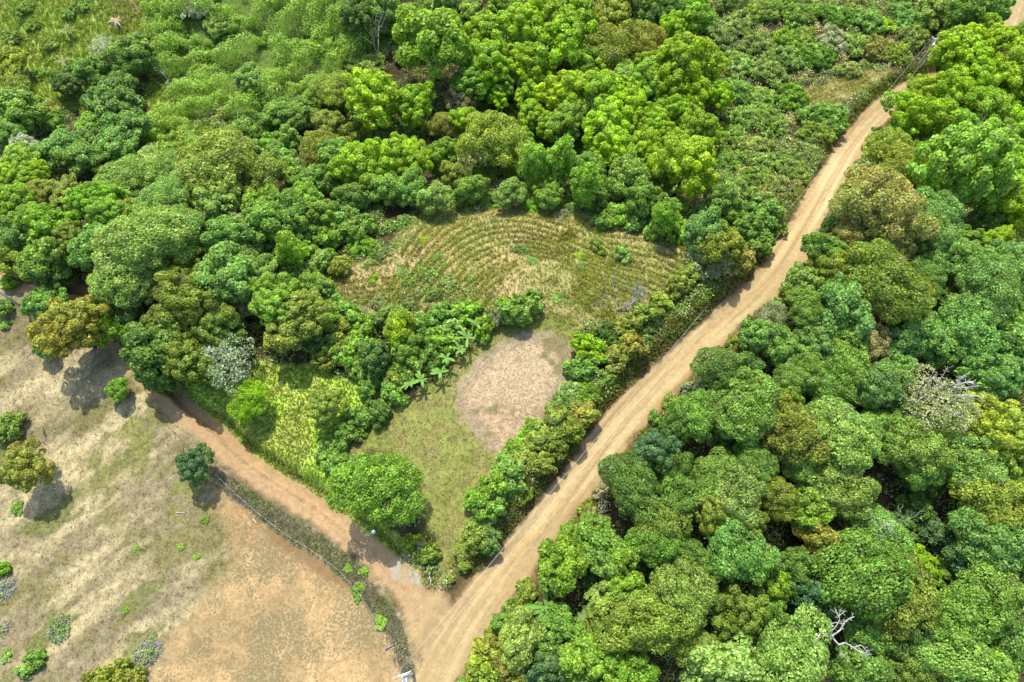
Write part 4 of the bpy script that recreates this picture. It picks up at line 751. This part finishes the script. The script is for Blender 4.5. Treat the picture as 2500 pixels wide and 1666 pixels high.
g4 = scatter(['lawn'], 9000, rng, .3); g4 = g4[~zmask(g4[:, 0], g4[:, 1], ['oval'], -.2)]; c4 = pick([(.16, .19, .045), (.13, .17, .03), (.24, .225, .09)], len(g4), rng)
g5 = scatter(['terrace'], 20000, rng, .3); c5 = pick([(.38, .39, .10), (.31, .36, .07), (.44, .41, .15)], len(g5), rng)
g6 = scatter(['pasture'], 9000, rng, .5); g6 = g6[~zmask(g6[:, 0], g6[:, 1], ['soil'], -1)]; c6 = pick([(.27, .235, .14), (.22, .19, .115), (.19, .19, .08), (.31, .27, .16)], len(g6), rng)
n7 = 60000; kk = rng.integers(0, len(ROAD)-1, n7); tt = rng.random((n7, 1)); g7 = (ROAD[kk]*(1-tt)+ROAD[kk+1]*tt)[:, :2]+rng.uniform(-5.2, 5.2, (n7, 2))
d7, s7 = seg_dist(g7[:, 0], g7[:, 1], ROAD); g7 = g7[(d7 > RW+.35+rng.random(n7)*.8) & (d7 < RW+3) & (g7[:, 1] > 8) & ~zmask(g7[:, 0], g7[:, 1], ['lawn', 'junction'], 0)]
c7 = pick([(.25, .34, .06), (.20, .28, .05), (.34, .34, .12), (.38, .34, .17), (.16, .22, .05)], len(g7), rng)
build_stuff('grass', [tufts(g7, .5, 6, .10, c7, rng, 1.1), tufts(g1, .28, 6, .10, c1, rng, 1.2), tufts(g2, .7, 7, .13, c2, rng), tufts(g3, .5, 8, .06, c3, rng, 1.3), tufts(g4, .16, 5, .06, c4, rng), tufts(g5, .35, 6, .08, c5, rng), tufts(g6, .2, 5, .07, c6, rng, 1.3)],
            M_grass, 'green and dry grass growing over slopes, lawn and pasture', 'grass')
# undergrowth
th = lay([(870,770),(930,700),(990,645),(1060,640),(1130,690),(1185,735),(1190,775),(1120,800),(1000,800)])[:, :2]
N_ = 30000; xy = np.stack([rng.uniform(-122, 122, N_), rng.uniform(-12, 150, N_)], 1)
z = ground(xy[:, 0], xy[:, 1]); pu, pv, dep = project(np.stack([xy[:, 0], xy[:, 1], z], 1))
k = (pu > -160) & (pu < 2660) & (pv > -120) & (pv < 1790)
k &= ~zmask(xy[:, 0], xy[:, 1], ['lawn', 'oval', 'slope', 'pasture', 'junction', 'slab'], .1) & ~(zmask(xy[:, 0], xy[:, 1], ['terrace'], .8) & ~(inside(xy[:, 0], xy[:, 1], th) & (rng.random(N_) < .45))) & ~zmask(xy[:, 0], xy[:, 1], ['rows', 'meadow', 'glade', 'sidefield'], .8)
d, _ = seg_dist(xy[:, 0], xy[:, 1], ROAD); d2, _ = seg_dist(xy[:, 0], xy[:, 1], TRACK); k &= (d > RW+1.5+rng.random(N_)*1.2) & ((d2 > TW+1.0) | (xy[:, 0] < -48))
keep2 = zmask(xy[:, 0], xy[:, 1], ['verge'], 0); k &= ~keep2
xy = xy[k]; n = len(xy); tone = fbm(xy[:, 0], xy[:, 1], 9, 31, 3); scrub = (xy[:, 0] > 20) & (xy[:, 0] < -6+.8*xy[:, 1]+3) & (xy[:, 1] > 40)
pal = np.array([1.9, 1.65, 1.6])*np.array([(.10, .17, .035), (.13, .19, .06), (.07, .14, .03), (.15, .17, .045), (.09, .18, .06), (.19, .22, .08)])
pi_ = rng.integers(0, 6, n); cu = pal[pi_]*(.75+.6*tone[:, None]); cu[scrub] *= np.array([1.35, 1.2, 1.5])
intk = inside(xy[:, 0], xy[:, 1], th)|(sdist(xy[:, 0], xy[:, 1], Z['terrace']) > -3)|(xy[:, 0] < -30)&(xy[:, 1] > 75); cu[intk] = 1.15*np.array([(.22, .31, .08), (.17, .28, .06), (.26, .32, .10), (.2, .3, .05), (.24, .30, .12), (.15, .25, .05)])[pi_[intk]]
odd = rng.random(n); cu[odd < .03] = (.24, .19, .12); cu[odd > .975] = (.34, .33, .26); cu[(odd > .93) & (odd < .95)] = (.20, .33, .03)
Rr = rng.uniform(.45, 1.15, n)*np.where(scrub, 1.15, 1.0); hr = Rr*rng.uniform(.7, 1.5, n)*np.where(scrub | intk, .7, 1)
nb = np.clip((Rr**2*46), 14, 70).astype(int); idx = np.repeat(np.arange(n), nb); m = len(idx)
dd = unit(rng.normal(size=(m, 3))+[0, 0, .55]); dd[:, 2] = np.abs(dd[:, 2]); P = np.stack([xy[idx, 0], xy[idx, 1], ground(xy[idx, 0], xy[idx, 1])+.1], 1)+dd*np.stack([Rr[idx], Rr[idx], hr[idx]], 1)*rng.uniform(.6, 1.1, (m, 1))
lf = rng.uniform(.16, .34, m)*np.where(Rr[idx] > .8, 1.1, .9); V, F = leaves(P, unit(dd+rng.normal(size=(m, 3))*.8), lf, lf*.72, rng)
build_stuff('undergrowth', [(V, F, np.repeat(cu[idx]*rng.uniform(.8, 1.2, (m, 1)), 4, 0))], M_mass, 'mixed green scrub and undergrowth covering the ground between the trees', 'undergrowth')
